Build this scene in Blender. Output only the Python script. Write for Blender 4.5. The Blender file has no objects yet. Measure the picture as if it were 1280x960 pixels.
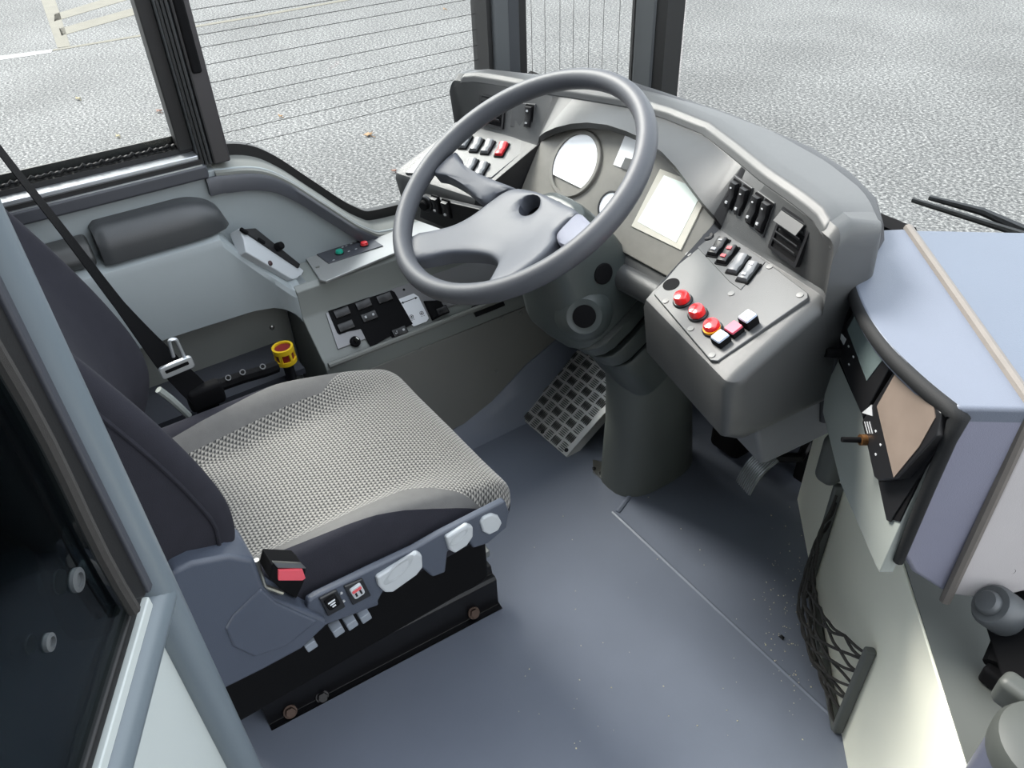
import bpy, bmesh, math, random
from mathutils import Vector as V, Matrix
random.seed(7)
PI = math.pi
SC = bpy.context.scene
COL = SC.collection

# ------------------------------------------------------------------ camera calibration (1280x960 frame)
FP = 970.0
def _n(v): return v.normalized()
Dn = _n(V((695-640, 1755-480, FP)))
Fw = V((2450-640, -340-480, FP)); Fw = _n(Fw - Dn*Fw.dot(Dn))
Rt = -Dn.cross(Fw)
if Rt.x < 0: Rt = -Rt
CAM = V((0, 0, 1.45))
def ray(u, v):
    d = V((u-640, v-480, FP))
    return V((d.dot(Rt), d.dot(Fw), -d.dot(Dn)))
def at_z(u, v, z):
    d = ray(u, v); return CAM + d*((z-CAM.z)/d.z)
def at_x(u, v, x):
    d = ray(u, v); return CAM + d*(x/d.x)
def at_y(u, v, y):
    d = ray(u, v); return CAM + d*(y/d.y)
def at_p(u, v, p, n):
    d = ray(u, v); return CAM + d*((p-CAM).dot(n)/d.dot(n))

# ------------------------------------------------------------------ materials
def new_mat(name):
    m = bpy.data.materials.new(name); m.use_nodes = True
    nt = m.node_tree; nt.nodes.clear()
    out = nt.nodes.new('ShaderNodeOutputMaterial')
    return m, nt, out
def lin(c):
    return tuple((x/255/12.92 if x/255 <= .04045 else ((x/255+.055)/1.055)**2.4) for x in c)
def mat(name, rgb, rough=.5, var=.12, vscale=12, bump=.0, bscale=300, metal=0., spec=.5, rvar=.0, coat=0., emit=0.):
    m, nt, out = new_mat(name)
    p = nt.nodes.new('ShaderNodeBsdfPrincipled')
    c = lin(rgb)
    tc = nt.nodes.new('ShaderNodeTexCoord')
    nz = nt.nodes.new('ShaderNodeTexNoise'); nz.inputs['Scale'].default_value = vscale; nz.inputs['Detail'].default_value = 4
    nt.links.new(tc.outputs['Object'], nz.inputs['Vector'])
    mx = nt.nodes.new('ShaderNodeMix'); mx.data_type = 'RGBA'
    mx.inputs[6].default_value = (*[x*(1-var) for x in c], 1)
    mx.inputs[7].default_value = (*[min(1, x*(1+var)) for x in c], 1)
    nt.links.new(nz.outputs['Fac'], mx.inputs[0])
    nt.links.new(mx.outputs[2], p.inputs['Base Color'])
    p.inputs['Roughness'].default_value = rough
    if rvar:
        mr = nt.nodes.new('ShaderNodeMapRange'); mr.inputs[3].default_value = rough-rvar; mr.inputs[4].default_value = rough+rvar
        nt.links.new(nz.outputs['Fac'], mr.inputs[0]); nt.links.new(mr.outputs[0], p.inputs['Roughness'])
    p.inputs['Metallic'].default_value = metal
    p.inputs['Specular IOR Level'].default_value = spec
    p.inputs['Coat Weight'].default_value = coat
    if emit:
        p.inputs['Emission Color'].default_value = (*c, 1); p.inputs['Emission Strength'].default_value = emit
    if bump:
        n2 = nt.nodes.new('ShaderNodeTexNoise'); n2.inputs['Scale'].default_value = bscale; n2.inputs['Detail'].default_value = 2
        nt.links.new(tc.outputs['Object'], n2.inputs['Vector'])
        b = nt.nodes.new('ShaderNodeBump'); b.inputs['Strength'].default_value = bump; b.inputs['Distance'].default_value = .001
        nt.links.new(n2.outputs['Fac'], b.inputs['Height']); nt.links.new(b.outputs[0], p.inputs['Normal'])
    nt.links.new(p.outputs[0], out.inputs[0])
    return m
def glass_mat(name, tint, ior=1.45, rough=.0, refl=1.0):
    m, nt, out = new_mat(name)
    t = nt.nodes.new('ShaderNodeBsdfTransparent'); t.inputs[0].default_value = (*tint, 1)
    g = nt.nodes.new('ShaderNodeBsdfGlossy'); g.inputs['Roughness'].default_value = rough
    f = nt.nodes.new('ShaderNodeFresnel'); f.inputs[0].default_value = ior
    k = nt.nodes.new('ShaderNodeMath'); k.operation = 'MULTIPLY'; k.inputs[1].default_value = refl
    nt.links.new(f.outputs[0], k.inputs[0])
    mx = nt.nodes.new('ShaderNodeMixShader')
    nt.links.new(k.outputs[0], mx.inputs[0]); nt.links.new(t.outputs[0], mx.inputs[1]); nt.links.new(g.outputs[0], mx.inputs[2])
    nt.links.new(mx.outputs[0], out.inputs[0])
    return m
def asphalt_mat():
    m, nt, out = new_mat('asphalt')
    p = nt.nodes.new('ShaderNodeBsdfPrincipled'); p.inputs['Roughness'].default_value = .85; p.inputs['Specular IOR Level'].default_value = .15
    tc = nt.nodes.new('ShaderNodeTexCoord')
    a = nt.nodes.new('ShaderNodeTexNoise'); a.inputs['Scale'].default_value = 40; a.inputs['Detail'].default_value = 3; a.inputs['Roughness'].default_value = .65
    b = nt.nodes.new('ShaderNodeTexNoise'); b.inputs['Scale'].default_value = .7; b.inputs['Detail'].default_value = 4
    v = nt.nodes.new('ShaderNodeTexVoronoi'); v.inputs['Scale'].default_value = 60
    for t in (a, b, v): nt.links.new(tc.outputs['Object'], t.inputs['Vector'])
    r = nt.nodes.new('ShaderNodeValToRGB')
    e = r.color_ramp.elements
    e[0].position = .34; e[0].color = (.045, .045, .046, 1)
    e[1].position = .68; e[1].color = (.27, .265, .257, 1)
    x = e.new(.5); x.color = (.105, .105, .104, 1)
    nt.links.new(a.outputs['Fac'], r.inputs[0])
    r2 = nt.nodes.new('ShaderNodeValToRGB'); e = r2.color_ramp.elements
    e[0].position = .0; e[0].color = (1.25, 1.25, 1.25, 1); e[1].position = .45; e[1].color = (.9, .9, .9, 1)
    sep = nt.nodes.new('ShaderNodeMath'); sep.operation = 'MULTIPLY'; sep.inputs[1].default_value = 1
    nt.links.new(v.outputs['Distance'], r2.inputs[0])
    m1 = nt.nodes.new('ShaderNodeMix'); m1.data_type = 'RGBA'; m1.blend_type = 'MULTIPLY'; m1.inputs[0].default_value = 1
    nt.links.new(r.outputs[0], m1.inputs[6]); nt.links.new(r2.outputs[0], m1.inputs[7])
    mr = nt.nodes.new('ShaderNodeMapRange'); mr.inputs[1].default_value = .3; mr.inputs[2].default_value = .7; mr.inputs[3].default_value = .82; mr.inputs[4].default_value = 1.12
    nt.links.new(b.outputs['Fac'], mr.inputs[0])
    m2 = nt.nodes.new('ShaderNodeMix'); m2.data_type = 'RGBA'; m2.blend_type = 'MULTIPLY'; m2.inputs[0].default_value = 1
    nt.links.new(m1.outputs[2], m2.inputs[6]); nt.links.new(mr.outputs[0], m2.inputs[7])
    nt.links.new(m2.outputs[2], p.inputs['Base Color'])
    nt.links.new(p.outputs[0], out.inputs[0])
    return m
def weave_mat():
    m, nt, out = new_mat('woven_fabric')
    p = nt.nodes.new('ShaderNodeBsdfPrincipled'); p.inputs['Roughness'].default_value = .85; p.inputs['Sheen Weight'].default_value = .25
    p.inputs['Specular IOR Level'].default_value = .2
    tc = nt.nodes.new('ShaderNodeTexCoord')
    sx = nt.nodes.new('ShaderNodeSeparateXYZ'); nt.links.new(tc.outputs['Object'], sx.inputs[0])
    def M(op, a, b=None):
        k = nt.nodes.new('ShaderNodeMath'); k.operation = op
        for i, q in enumerate((a, b)):
            if q is None: continue
            if isinstance(q, (int, float)): k.inputs[i].default_value = q
            else: nt.links.new(q, k.inputs[i])
        return k.outputs[0]
    pitch = .0073
    yz = M('SUBTRACT', sx.outputs[1], M('MULTIPLY', sx.outputs[2], .8))
    row = M('DIVIDE', yz, pitch*.92)
    par = M('MULTIPLY', M('MODULO', M('FLOOR', M('ADD', row, 400)), 2), .5)
    colx = M('ADD', M('DIVIDE', sx.outputs[0], pitch), par)
    s1 = M('SINE', M('MULTIPLY', colx, 2*PI))
    s2 = M('SINE', M('MULTIPLY', M('ADD', row, 400), 2*PI))
    h = M('ADD', M('MULTIPLY', M('ADD', s1, 1), .28), M('MULTIPLY', M('ADD', s2, 1), .22))
    nz = nt.nodes.new('ShaderNodeTexNoise'); nz.inputs['Scale'].default_value = 9
    nt.links.new(tc.outputs['Object'], nz.inputs['Vector'])
    n3 = nt.nodes.new('ShaderNodeTexNoise'); n3.inputs['Scale'].default_value = 420
    nt.links.new(tc.outputs['Object'], n3.inputs['Vector'])
    hh = M('ADD', h, M('MULTIPLY', M('SUBTRACT', n3.outputs['Fac'], .5), .5))
    r = nt.nodes.new('ShaderNodeValToRGB'); e = r.color_ramp.elements
    e[0].position = .24; e[0].color = (.032, .032, .033, 1)
    e[1].position = .72; e[1].color = (.27, .258, .236, 1)
    x = e.new(.47); x.color = (.115, .111, .103, 1)
    nt.links.new(hh, r.inputs[0])
    nt.links.new(r.outputs[0], p.inputs['Base Color'])
    b = nt.nodes.new('ShaderNodeBump'); b.inputs['Strength'].default_value = .6; b.inputs['Distance'].default_value = .002
    nt.links.new(h, b.inputs['Height']); nt.links.new(b.outputs[0], p.inputs['Normal'])
    nt.links.new(p.outputs[0], out.inputs[0])
    return m
def tread_mat():
    m, nt, out = new_mat('tread_metal')
    p = nt.nodes.new('ShaderNodeBsdfPrincipled'); p.inputs['Roughness'].default_value = .4; p.inputs['Metallic'].default_value = .45
    p.inputs['Base Color'].default_value = (.62, .62, .60, 1)
    nt.links.new(p.outputs[0], out.inputs[0])
    return m

RD = 1/3.6
MT = dict(
    floor=mat('floor_vinyl', (110, 116, 129), .38, .12, 5, .08, 500, spec=.5, rvar=.05),
    wall=mat('grey_moulding', (136, 143, 145), .45, .06, 5, .15, 900),
    wall2=mat('grey_panel', (112, 114, 110), .5, .07, 6, .12, 900),
    trimdark=mat('dark_trim', (58, 60, 66), .42, .08, 9, .1, 700),
    pillar=mat('pillar_grey', (72, 75, 77), .45, .06, 6, .05, 600),
    black=mat('black_plastic', (21, 21, 23), .42, .1, 20, .1, 800),
    rubber=mat('black_rubber', (14, 14, 15), .55, .15, 30, .1, 400),
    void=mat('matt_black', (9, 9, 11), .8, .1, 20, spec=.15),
    alu=mat('brushed_aluminium', (178, 182, 186), .3, .05, 40, metal=.75),
    steel=mat('steel', (165, 165, 160), .3, .1, 50, metal=.9),
    dash=mat('dash_plastic', (60, 61, 61), .42, .07, 10, .35, 1100),
    dashtop=mat('dash_top_plastic', (34, 35, 38), .5, .08, 8, .35, 1100),
    plate=mat('switch_plate', (76, 77, 77), .4, .05, 14, .2, 1200),
    cluster=mat('cluster_plate', (112, 110, 104), .45, .14, 60, .15, 900),
    wheel=mat('wheel_polymer', (60, 62, 67), .5, .07, 14, .25, 1300),
    hub=mat('wheel_hub', (68, 71, 78), .5, .06, 10, .25, 1300),
    shroud=mat('column_plastic', (56, 62, 61), .42, .07, 12, .2, 1200),
    pedestal=mat('column_base', (82, 86, 83), .5, .08, 10, .15, 900),
    fabric=mat('plain_fabric', (96, 95, 94), .92, .12, 60, .4, 900, spec=.15),
    fabricd=mat('dark_fabric', (40, 40, 46), .92, .14, 40, .4, 900, spec=.12),
    weave=weave_mat(),
    seatpl=mat('seat_plastic', (66, 72, 84), .42, .06, 14, .3, 1000),
    lever=mat('lever_grey', (172, 176, 179), .42, .04, 20),
    railm=mat('black_steel', (13, 13, 16), .4, .2, 25, .1, 300, spec=.35),
    rust=mat('rusty_bolt', (74, 58, 50), .6, .3, 90, .2, 300, metal=.4),
    red=mat('red_plastic', (205, 42, 48), .35, .05, 20),
    redlamp=mat('red_lens', (225, 38, 40), .18, .06, 40, coat=.6),
    amber=mat('amber_lens', (250, 165, 40), .2, .1, 40),
    green=mat('green_plastic', (20, 150, 125), .35, .05, 20),
    yellow=mat('yellow_plastic', (215, 180, 30), .4, .05, 20),
    darkred=mat('dark_red_plastic', (120, 30, 30), .4, .1, 20),
    white=mat('white_print', (215, 218, 222), .45, .03, 20),
    mark=mat('grey_print', (170, 172, 174), .5, .03, 20),
    redmark=mat('red_print', (200, 80, 85), .5, .03, 20),
    ink=mat('black_print', (18, 18, 20), .6, .05, 20),
    dial=mat('dial_sky_glare', (244, 246, 248), .12, .02, 10, coat=1.),  # sky reflection on the gauge glass put into a near-white base colour
    lcd=mat('pale_lcd', (236, 246, 236), .1, .03, 18, coat=1.),
    lcdframe=mat('lcd_border', (190, 186, 174), .3, .1, 60),
    boxtop=mat('box_vinyl', (90, 96, 108), .48, .06, 9, .35, 700),
    boxtop2=mat('box_vinyl_pale', (80, 88, 101), .46, .05, 7, .3, 800),
    joint=mat('joint_strip', (98, 93, 88), .6, .12, 30, .3, 400),
    boxside=mat('box_side_beige', (176, 172, 172), .5, .07, 10, .25, 700),
    board=mat('monitor_board', (132, 137, 133), .5, .08, 14, .1, 600),
    screen=mat('monitor_screen', (96, 108, 108), .12, .25, 16, coat=.6),
    screen2=mat('monitor_screen_filmed', (118, 106, 97), .22, .28, 14, coat=.4),
    cream=mat('cream_laminate', (230, 230, 214), .4, .06, 6, .05, 300),
    shelf=mat('grey_shelf', (78, 81, 78), .55, .06, 8),
    net=mat('net_cord', (46, 44, 42), .8, .2, 200, .5, 1500),
    tube=mat('grey_paint_tube', (96, 105, 111), .32, .05, 9, .05, 300),
    cream2=mat('cream_panel', (174, 180, 178), .42, .06, 6),
    strap=mat('belt_webbing', (9, 9, 11), .85, .15, 200, .4, 1400, spec=.1),
    lav=mat('lavender_paint', (74, 77, 92), .4, .05, 8),
    asphalt=asphalt_mat(),
    roadwhite=mat('road_paint_white', (132, 132, 130), .7, .2, 14),
    roadyellow=mat('road_paint_faded', (84, 80, 69), .8, .25, 6),
    leaf=mat('dry_leaf', (118, 88, 52), .7, .2, 40),
    leafp=mat('pale_leaf', (120, 110, 78), .7, .2, 40),
    leafr=mat('brown_leaf', (96, 62, 46), .7, .2, 40),
    roof=mat('ceiling_lining', (190, 190, 186), .7, .04, 5),
    crumb=mat('crumbs', (214, 206, 180), .8, .2, 200),
    glass=glass_mat('window_glass', (.93, .95, .95), 1.35, 0, .45),
    glassd=glass_mat('tinted_glass', (.36, .42, .44), 1.4, .02, .7),
    tread=tread_mat(),
    screwgrey=mat('screw_grey', (112, 112, 110), .5, .1, 40),
    rockgrey=mat('rocker_grey', (104, 106, 108), .38, .05, 20, .1, 900),
)

# ------------------------------------------------------------------ mesh helpers (all in world coordinates)
class Fr:
    """a plane frame: o origin, x, y in plane, z normal"""
    def __init__(s, o, x, y):
        s.o = V(o); s.x = V(x).normalized(); z = s.x.cross(V(y)).normalized(); s.z = z; s.y = z.cross(s.x).normalized()
    def p(s, u, v, w=0): return s.o + s.x*u + s.y*v + s.z*w
    def uv(s, px, py, w=0):
        q = at_p(px, py, s.o + s.z*w, s.z) - s.o
        return q.dot(s.x), q.dot(s.y)
    def sub(s, u, v, w=0, ang=0):
        c, k = math.cos(ang), math.sin(ang)
        return Fr(s.p(u, v, w), s.x*c + s.y*k, s.y*c - s.x*k)
WORLD = Fr((0, 0, 0), (1, 0, 0), (0, 1, 0))
def nb(): return bmesh.new()
def face(bm, vs):
    try: return bm.faces.new(vs)
    except ValueError: return None
def ring_mesh(bm, rings, closed=True, cap0=True, cap1=True, loop=False):
    vr = [[bm.verts.new(p) for p in r] for r in rings]
    n = len(vr[0]); m = len(vr)
    for i in range(m if loop else m-1):
        a, b = vr[i], vr[(i+1) % m]
        for j in range(n if closed else n-1):
            k = (j+1) % n
            face(bm, (a[j], a[k], b[k], b[j]))
    if not loop and closed:
        if cap0: face(bm, vr[0][::-1])
        if cap1: face(bm, vr[-1])
    return vr
def prism(bm, pts, vec):
    vec = V(vec); pts = [V(p) for p in pts]
    ring_mesh(bm, [pts, [p+vec for p in pts]])
def fprism(bm, f, poly, w0, w1, taper=0):
    if taper:
        cu = sum(p[0] for p in poly)/len(poly); cv = sum(p[1] for p in poly)/len(poly)
        k = 1-taper
        top = [f.p(cu+(a-cu)*k, cv+(b-cv)*k, w1) for a, b in poly]
    else: top = [f.p(a, b, w1) for a, b in poly]
    ring_mesh(bm, [[f.p(a, b, w0) for a, b in poly], top])
def rrect(cu, cv, w, h, r=.003, n=4):
    out = []
    r = min(r, w/2-1e-5, h/2-1e-5)
    for sx, sy, a0 in ((1, 1, 0), (-1, 1, 90), (-1, -1, 180), (1, -1, 270)):
        for i in range(n+1):
            a = math.radians(a0 + 90*i/n)
            out.append((cu + sx*(w/2-r) + r*math.cos(a), cv + sy*(h/2-r) + r*math.sin(a)))
    return out
def circ(cu, cv, r, n=24, ry=None, a0=0):
    ry = ry or r
    return [(cu + r*math.cos(a0+2*PI*i/n), cv + ry*math.sin(a0+2*PI*i/n)) for i in range(n)]
def box(bm, c, s, f=WORLD):
    c = V(c)
    fprism(bm, f, [(c.x-s[0]/2, c.y-s[1]/2), (c.x+s[0]/2, c.y-s[1]/2), (c.x+s[0]/2, c.y+s[1]/2), (c.x-s[0]/2, c.y+s[1]/2)], c.z-s[2]/2, c.z+s[2]/2)
def box2(bm, a, b, f=WORLD):
    box(bm, [(a[i]+b[i])/2 for i in range(3)], [abs(a[i]-b[i]) for i in range(3)], f)
def lathe(bm, f, prof, cu=0, cv=0, n=28, capend=True):
    rings = [[f.p(cu+r*math.cos(2*PI*i/n), cv+r*math.sin(2*PI*i/n), w) for i in range(n)] for r, w in prof]
    ring_mesh(bm, rings, cap0=capend, cap1=capend)
def smooth_path(pts, sub=6, closed=False):
    pts = [V(p) for p in pts]; out = []; n = len(pts)
    rng = range(n if closed else n-1)
    for i in rng:
        g = (lambda k: pts[k % n]) if closed else (lambda k: pts[max(0, min(n-1, k))])
        a, b, c, d = g(i-1), g(i), g(i+1), g(i+2)
        for k in range(sub):
            t = k/sub
            out.append(.5*((2*b) + (c-a)*t + (2*a-5*b+4*c-d)*t*t + (3*b-a-3*c+d)*t*t*t))
    if not closed: out.append(pts[-1])
    return out
def tube(bm, pts, r, n=10, closed=False, up=None):
    pts = [V(p) for p in pts]; m = len(pts)
    rs = r if isinstance(r, (list, tuple)) else [r]*m
    T = []
    for i in range(m):
        a = pts[(i-1) % m] if (closed or i > 0) else pts[0]
        b = pts[(i+1) % m] if (closed or i < m-1) else pts[-1]
        T.append((b-a).normalized())
    ref = V(up) if up else (V((0, 0, 1)) if abs(T[0].z) < .9 else V((1, 0, 0)))
    u = (ref - T[0]*ref.dot(T[0])).normalized(); rings = []
    for i in range(m):
        u = (u - T[i]*u.dot(T[i])).normalized(); w = T[i].cross(u)
        rings.append([pts[i] + (u*math.cos(2*PI*k/n) + w*math.sin(2*PI*k/n))*rs[i] for k in range(n)])
    ring_mesh(bm, rings, loop=closed)
def rbox(bm, c, s, r, n=12, fn=None):
    """rounded box: centre, size, corner radius; fn deforms each point"""
    c = V(c); h = [x/2 for x in s]; r = min(r, *h)
    def axis(hh):
        inner = hh-r
        k = max(3, int(n*hh/max(h)))
        a = [-hh + r*(1-math.cos(PI/2*i/4))*0 + (hh-inner)*(i/5) for i in range(5)]
        b = [-inner + 2*inner*i/k for i in range(k+1)]
        d = [inner + (hh-inner)*(i/5) for i in range(1, 6)]
        return a+b+d
    ax = [axis(x) for x in h]
    cache = {}
    def vert(p):
        key = tuple(round(x, 6) for x in p)
        if key in cache: return cache[key]
        q = V([max(-(h[i]-r), min(h[i]-r, p[i])) for i in range(3)])
        d = V(p)-q
        # spread the corner samples by angle
        e = V([math.tan(PI/4*max(-1, min(1, d[i]/r))) if r > 0 else 0 for i in range(3)])
        if e.length > 0: q = q + e.normalized()*r
        q = q + c
        if fn: q = V(fn(q))
        cache[key] = bm.verts.new(q); return cache[key]
    for d in range(3):
        a, b = [(1, 2), (2, 0), (0, 1)][d]
        for sgn in (-1, 1):
            A, B = ax[a], ax[b]
            for i in range(len(A)-1):
                for j in range(len(B)-1):
                    q = []
                    for ii, jj in ((i, j), (i+1, j), (i+1, j+1), (i, j+1)):
                        p = [0, 0, 0]; p[d] = sgn*h[d]; p[a] = A[ii]; p[b] = B[jj]; q.append(vert(p))
                    if sgn < 0: q.reverse()
                    if len(set(q)) == 4: face(bm, q)
def disc_pts(f, cu, cv, r, w, n=24): return [f.p(cu+r*math.cos(2*PI*i/n), cv+r*math.sin(2*PI*i/n), w) for i in range(n)]

# ------------------------------------------------------------------ objects
ORG = {}
def thing(name, label, cat, loc=(0, 0, 0), group=None):
    o = bpy.data.objects.new(name, None); COL.objects.link(o); o.location = loc; o.empty_display_size = .05
    o['label'] = label; o['category'] = cat
    if group: o['group'] = group
    ORG[o.name] = V(loc); return o
def part(name, bm, m, parent=None, bev=0, label=None, sharp=32, seg=2, solid=0):
    me = bpy.data.meshes.new(name)
    org = ORG[parent.name] if parent else V((0, 0, 0))
    bmesh.ops.remove_doubles(bm, verts=bm.verts, dist=1e-6)
    bmesh.ops.recalc_face_normals(bm, faces=bm.faces)
    for v in bm.verts: v.co -= org
    bm.to_mesh(me); bm.free()
    me.polygons.foreach_set('use_smooth', [True]*len(me.polygons))
    me.set_sharp_from_angle(angle=math.radians(sharp))
    me.materials.append(MT[m] if isinstance(m, str) else m)
    o = bpy.data.objects.new(name, me); COL.objects.link(o)
    if parent: o.parent = parent
    ORG[o.name] = org
    if bev:
        b = o.modifiers.new('b', 'BEVEL'); b.width = bev; b.segments = seg; b.limit_method = 'ANGLE'; b.angle_limit = math.radians(28); b.harden_normals = True
    if solid:
        s = o.modifiers.new('s', 'SOLIDIFY'); s.thickness = solid; s.offset = 0
    if label: o['label'] = label
    return o
def struct(name, bm, m, label, cat='structure', parent=None, **k):
    o = part(name, bm, m, parent, **k)
    if not parent: o['kind'] = 'structure'; o['label'] = label; o['category'] = cat
    return o
def solo(name, bm, m, label, cat, loc=None, group=None, kind=None, **k):
    if loc is not None:
        ORG['_tmp'] = V(loc)
        class P: pass
        me_o = part(name, bm, m, None, **k)
        for v in me_o.data.vertices: v.co -= V(loc)
        me_o.location = loc; ORG[me_o.name] = V(loc)
    else: me_o = part(name, bm, m, None, **k)
    me_o['label'] = label; me_o['category'] = cat
    if group: me_o['group'] = group
    if kind: me_o['kind'] = kind
    return me_o
def quick(name, m, parent, fnlist, **k):
    bm = nb()
    for fn in fnlist: fn(bm)
    return part(name, bm, m, parent, **k)

# =================================================================== OUTSIDE
GZ = -.9
bm = nb(); box2(bm, (-40, -14, GZ-.1), (30, 60, GZ))
struct('road', bm, 'asphalt', 'grey speckled asphalt road outside the cab windows', 'road')
def roadpoly(name, pix, m, label, dz=.004):
    bm = nb(); prism(bm, [at_z(u, v, GZ) for u, v in pix], (0, 0, dz))
    o = struct(name, bm, m, label, 'road marking'); return o
roadpoly('road_marking', [(-60, 78), (-60, 84), (64, 66), (66, 62)], 'roadwhite', 'thick white painted line on asphalt seen through rear side window')
roadpoly('road_marking', [(66, 62), (66, 64), (325, 21), (520, -15), (520, -17), (325, 18.5)], 'roadyellow', 'thin pale line crossing asphalt beyond both side windows')
roadpoly('road_marking', [(48, -10), (66, -10), (88, 58), (72, 60)], 'roadyellow', 'faded beige edge stripe of the hatched road box')
for k, (a, b, lab) in enumerate([(((68, 18), (68, 27), (190, -9), (166, -12)), 0, 'upper'), (((74, 36), (77, 45), (262, -8), (236, -9)), 0, 'lower')]):
    roadpoly('road_marking', a, 'roadyellow', 'faded beige hatching bar, %s one of the two inside the road box' % lab)
def leaf_at(u, v, size, m, label, seed):
    rnd = random.Random(seed); c = at_z(u, v, GZ+.006); bm = nb()
    n = 14; pts = []
    for i in range(n):
        a = 2*PI*i/n; r = size*(1 if i % 2 == 0 else .5)*(.75+.4*rnd.random())
        pts.append(V((r*math.cos(a), r*math.sin(a)*.75, .006+.02*rnd.random()*(r/size))))
    top = bm.verts.new(c+V((0, 0, .012)))
    vs = [bm.verts.new(c+p) for p in pts]
    for i in range(n): face(bm, (top, vs[i], vs[(i+1) % n]))
    tube(bm, [c+V((size*.6, 0, .006)), c+V((size*1.5, size*.3, .004))], .002, 5)
    solo('fallen_leaf', bm, m, label, 'leaf', loc=c, group='fallen leaves on the asphalt', solid=.002)
leaf_at(98, 124, .05, 'leafp', 'pale curled fallen leaf leftmost on the asphalt behind the rear side window', 1)
leaf_at(199, 140, .05, 'leafr', 'brown fallen leaf on the asphalt close to the side window pillar', 2)
leaf_at(148, 171, .035, 'leafp', 'small pale fallen leaf lowest in the rear side window', 3)
leaf_at(351, 146, .035, 'leaf', 'small tan fallen leaf left of the large pointed one, in heated side window', 4)
leaf_at(461, 169, .062, 'leaf', 'large pointed tan fallen leaf on asphalt in the heated side window', 5)
leaf_at(493, 215, .035, 'leafr', 'pinkish brown fallen leaf near the left end of the dashboard', 6)
leaf_at(556, 12, .035, 'leaf', 'tiny yellow fallen leaf farthest away near the corner pillar', 7)

# =================================================================== BODY SHELL
bm = nb()
# cab floor with a low step line and the turned-up cove at the console
box2(bm, (-1.75, -2.4, -.06), (.95, 1.62, 0))
struct('floor', bm, 'floor', 'blue grey vinyl cab floor', 'floor')
bm = nb(); tube(bm, [(-1.0, .95, -.0062), (-.8, .945, -.0062), (-.5, .938, -.0062), (-.30, .934, -.0062)], .008, 8)
struct('trim_1', bm, 'floor', 'raised welded seam across the blue grey vinyl floor', 'floor seam')
bm = nb(); tube(bm, [at_z(772, 641, -.002), at_z(786, 622, -.002), at_z(802, 603, -.002), at_z(830, 570, -.003)], .007, 8)
struct('trim_2', bm, 'floor', 'short floor seam running from the steering column foot', 'floor seam')
bm = nb()
sec = []
for y, zt, xo in ((.56, .02, .01), (.80, .05, .02), (.9, .085, .02), (1.02, .16, .02), (1.15, .21, .02), (1.35, .23, .02)):
    sec.append([(-1.475, y, zt), (-1.462, y, zt), (-1.45+xo*.3, y, zt*.55), (-1.45+xo, y, .012), (-1.44+xo*1.6, y, -.002), (-1.475, y, -.002)])
ring_mesh(bm, [[V(p) for p in s] for s in sec])
struct('baseboard_left', bm, 'floor', 'vinyl floor edge turned up against the left console', 'floor edge', sharp=60)
bm = nb()
box2(bm, (-1.75, 1.56, -.06), (.3, 1.60, .62))
prism(bm, [(-1.72, 1.22, .86), (-.60, 1.20, .84), (-.60, 1.52, .0), (-1.72, 1.52, .0)], (0, .02, .01))  # sloping sheets added out of view to keep sunlight off the footwell floor
prism(bm, [(-.60, 1.20, .84), (-.42, 1.22, .60), (-.42, 1.52, .0), (-.60, 1.52, .0)], (0, .02, .01))
struct('wall_front', bm, 'void', 'black bulkhead under the dashboard with added sloping sheets that block light', 'wall')

bm = nb(); box2(bm, (-1.80, -2.4, 2.12), (1.0, .12, 2.16))
struct('ceiling', bm, 'roof', 'pale ceiling lining of the cab', 'ceiling')
bm = nb(); box2(bm, (.95, -2.4, -.06), (1.0, .10, 2.12))  # solid wall added out of view to cut light on right-facing sides
struct('light_block_right', bm, 'wall2', 'unseen grey wall added on the passenger side to cut light', 'wall')
# left wall : window line dips at the front
WX = -1.68
def wz(px, py): p = at_x(px, py, WX); return p.y, p.z
dip = [(.30, .836), (.395, .832), (.47, .815), (.528, .775), (.60, .70), (.70, .60), (.78, .575), (1.1, .57), (1.6, .57)]
bm = nb()
top = [(-2.4, .80), (-.3, .80), (.30, .80)] + dip[1:]
ys = smooth_path([V((0, a, b)) for a, b in [(-2.4, .832), (-.3, .834)]+dip], 5)
outer = [V((WX-.06, p.y, p.z)) for p in ys] + [V((WX-.06, 1.6, -.06)), V((WX-.06, -2.4, -.06))]
ring_mesh(bm, [outer, [p+V((.06, 0, 0)) for p in outer]])
wl = struct('wall_left', bm, 'wall', 'grey moulded left side wall below the windows', 'wall', bev=.004)
# dark border strip that follows the window line
bm = nb()
edge = [p for p in ys if p.y > .33 and p.y < .76]
ring_mesh(bm, [[p+V((WX-.012, 0, -.016)), p+V((WX+.010, 0, -.012)), p+V((WX+.016, 0, -.020)), p+V((WX+.014, 0, -.050)), p+V((WX-.012, 0, -.050))] for p in edge])
struct('trim_3', bm, 'trimdark', 'dark grey border strip curving down along the side wall top', 'trim', sharp=50)
bm = nb()
ring_mesh(bm, [[p+V((WX-.075, 0, .012)), p+V((WX-.02, 0, .008)), p+V((WX+.006, 0, -.006)), p+V((WX+.006, 0, -.02)), p+V((WX-.075, 0, -.02))] for p in ys if p.y > .36])
struct('trim_4', bm, 'wall2', 'pale ledge between border strip and window rubber', 'ledge', sharp=50)
bm = nb()
ring_mesh(bm, [[p+V((WX-.075, 0, .036)), p+V((WX-.055, 0, .036)), p+V((WX-.055, 0, .002)), p+V((WX-.075, 0, .002))] for p in ys if p.y > .36])
struct('trim_5', bm, 'rubber', 'black rubber seal along the lower edge of heated side window', 'seal', sharp=50)

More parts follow.
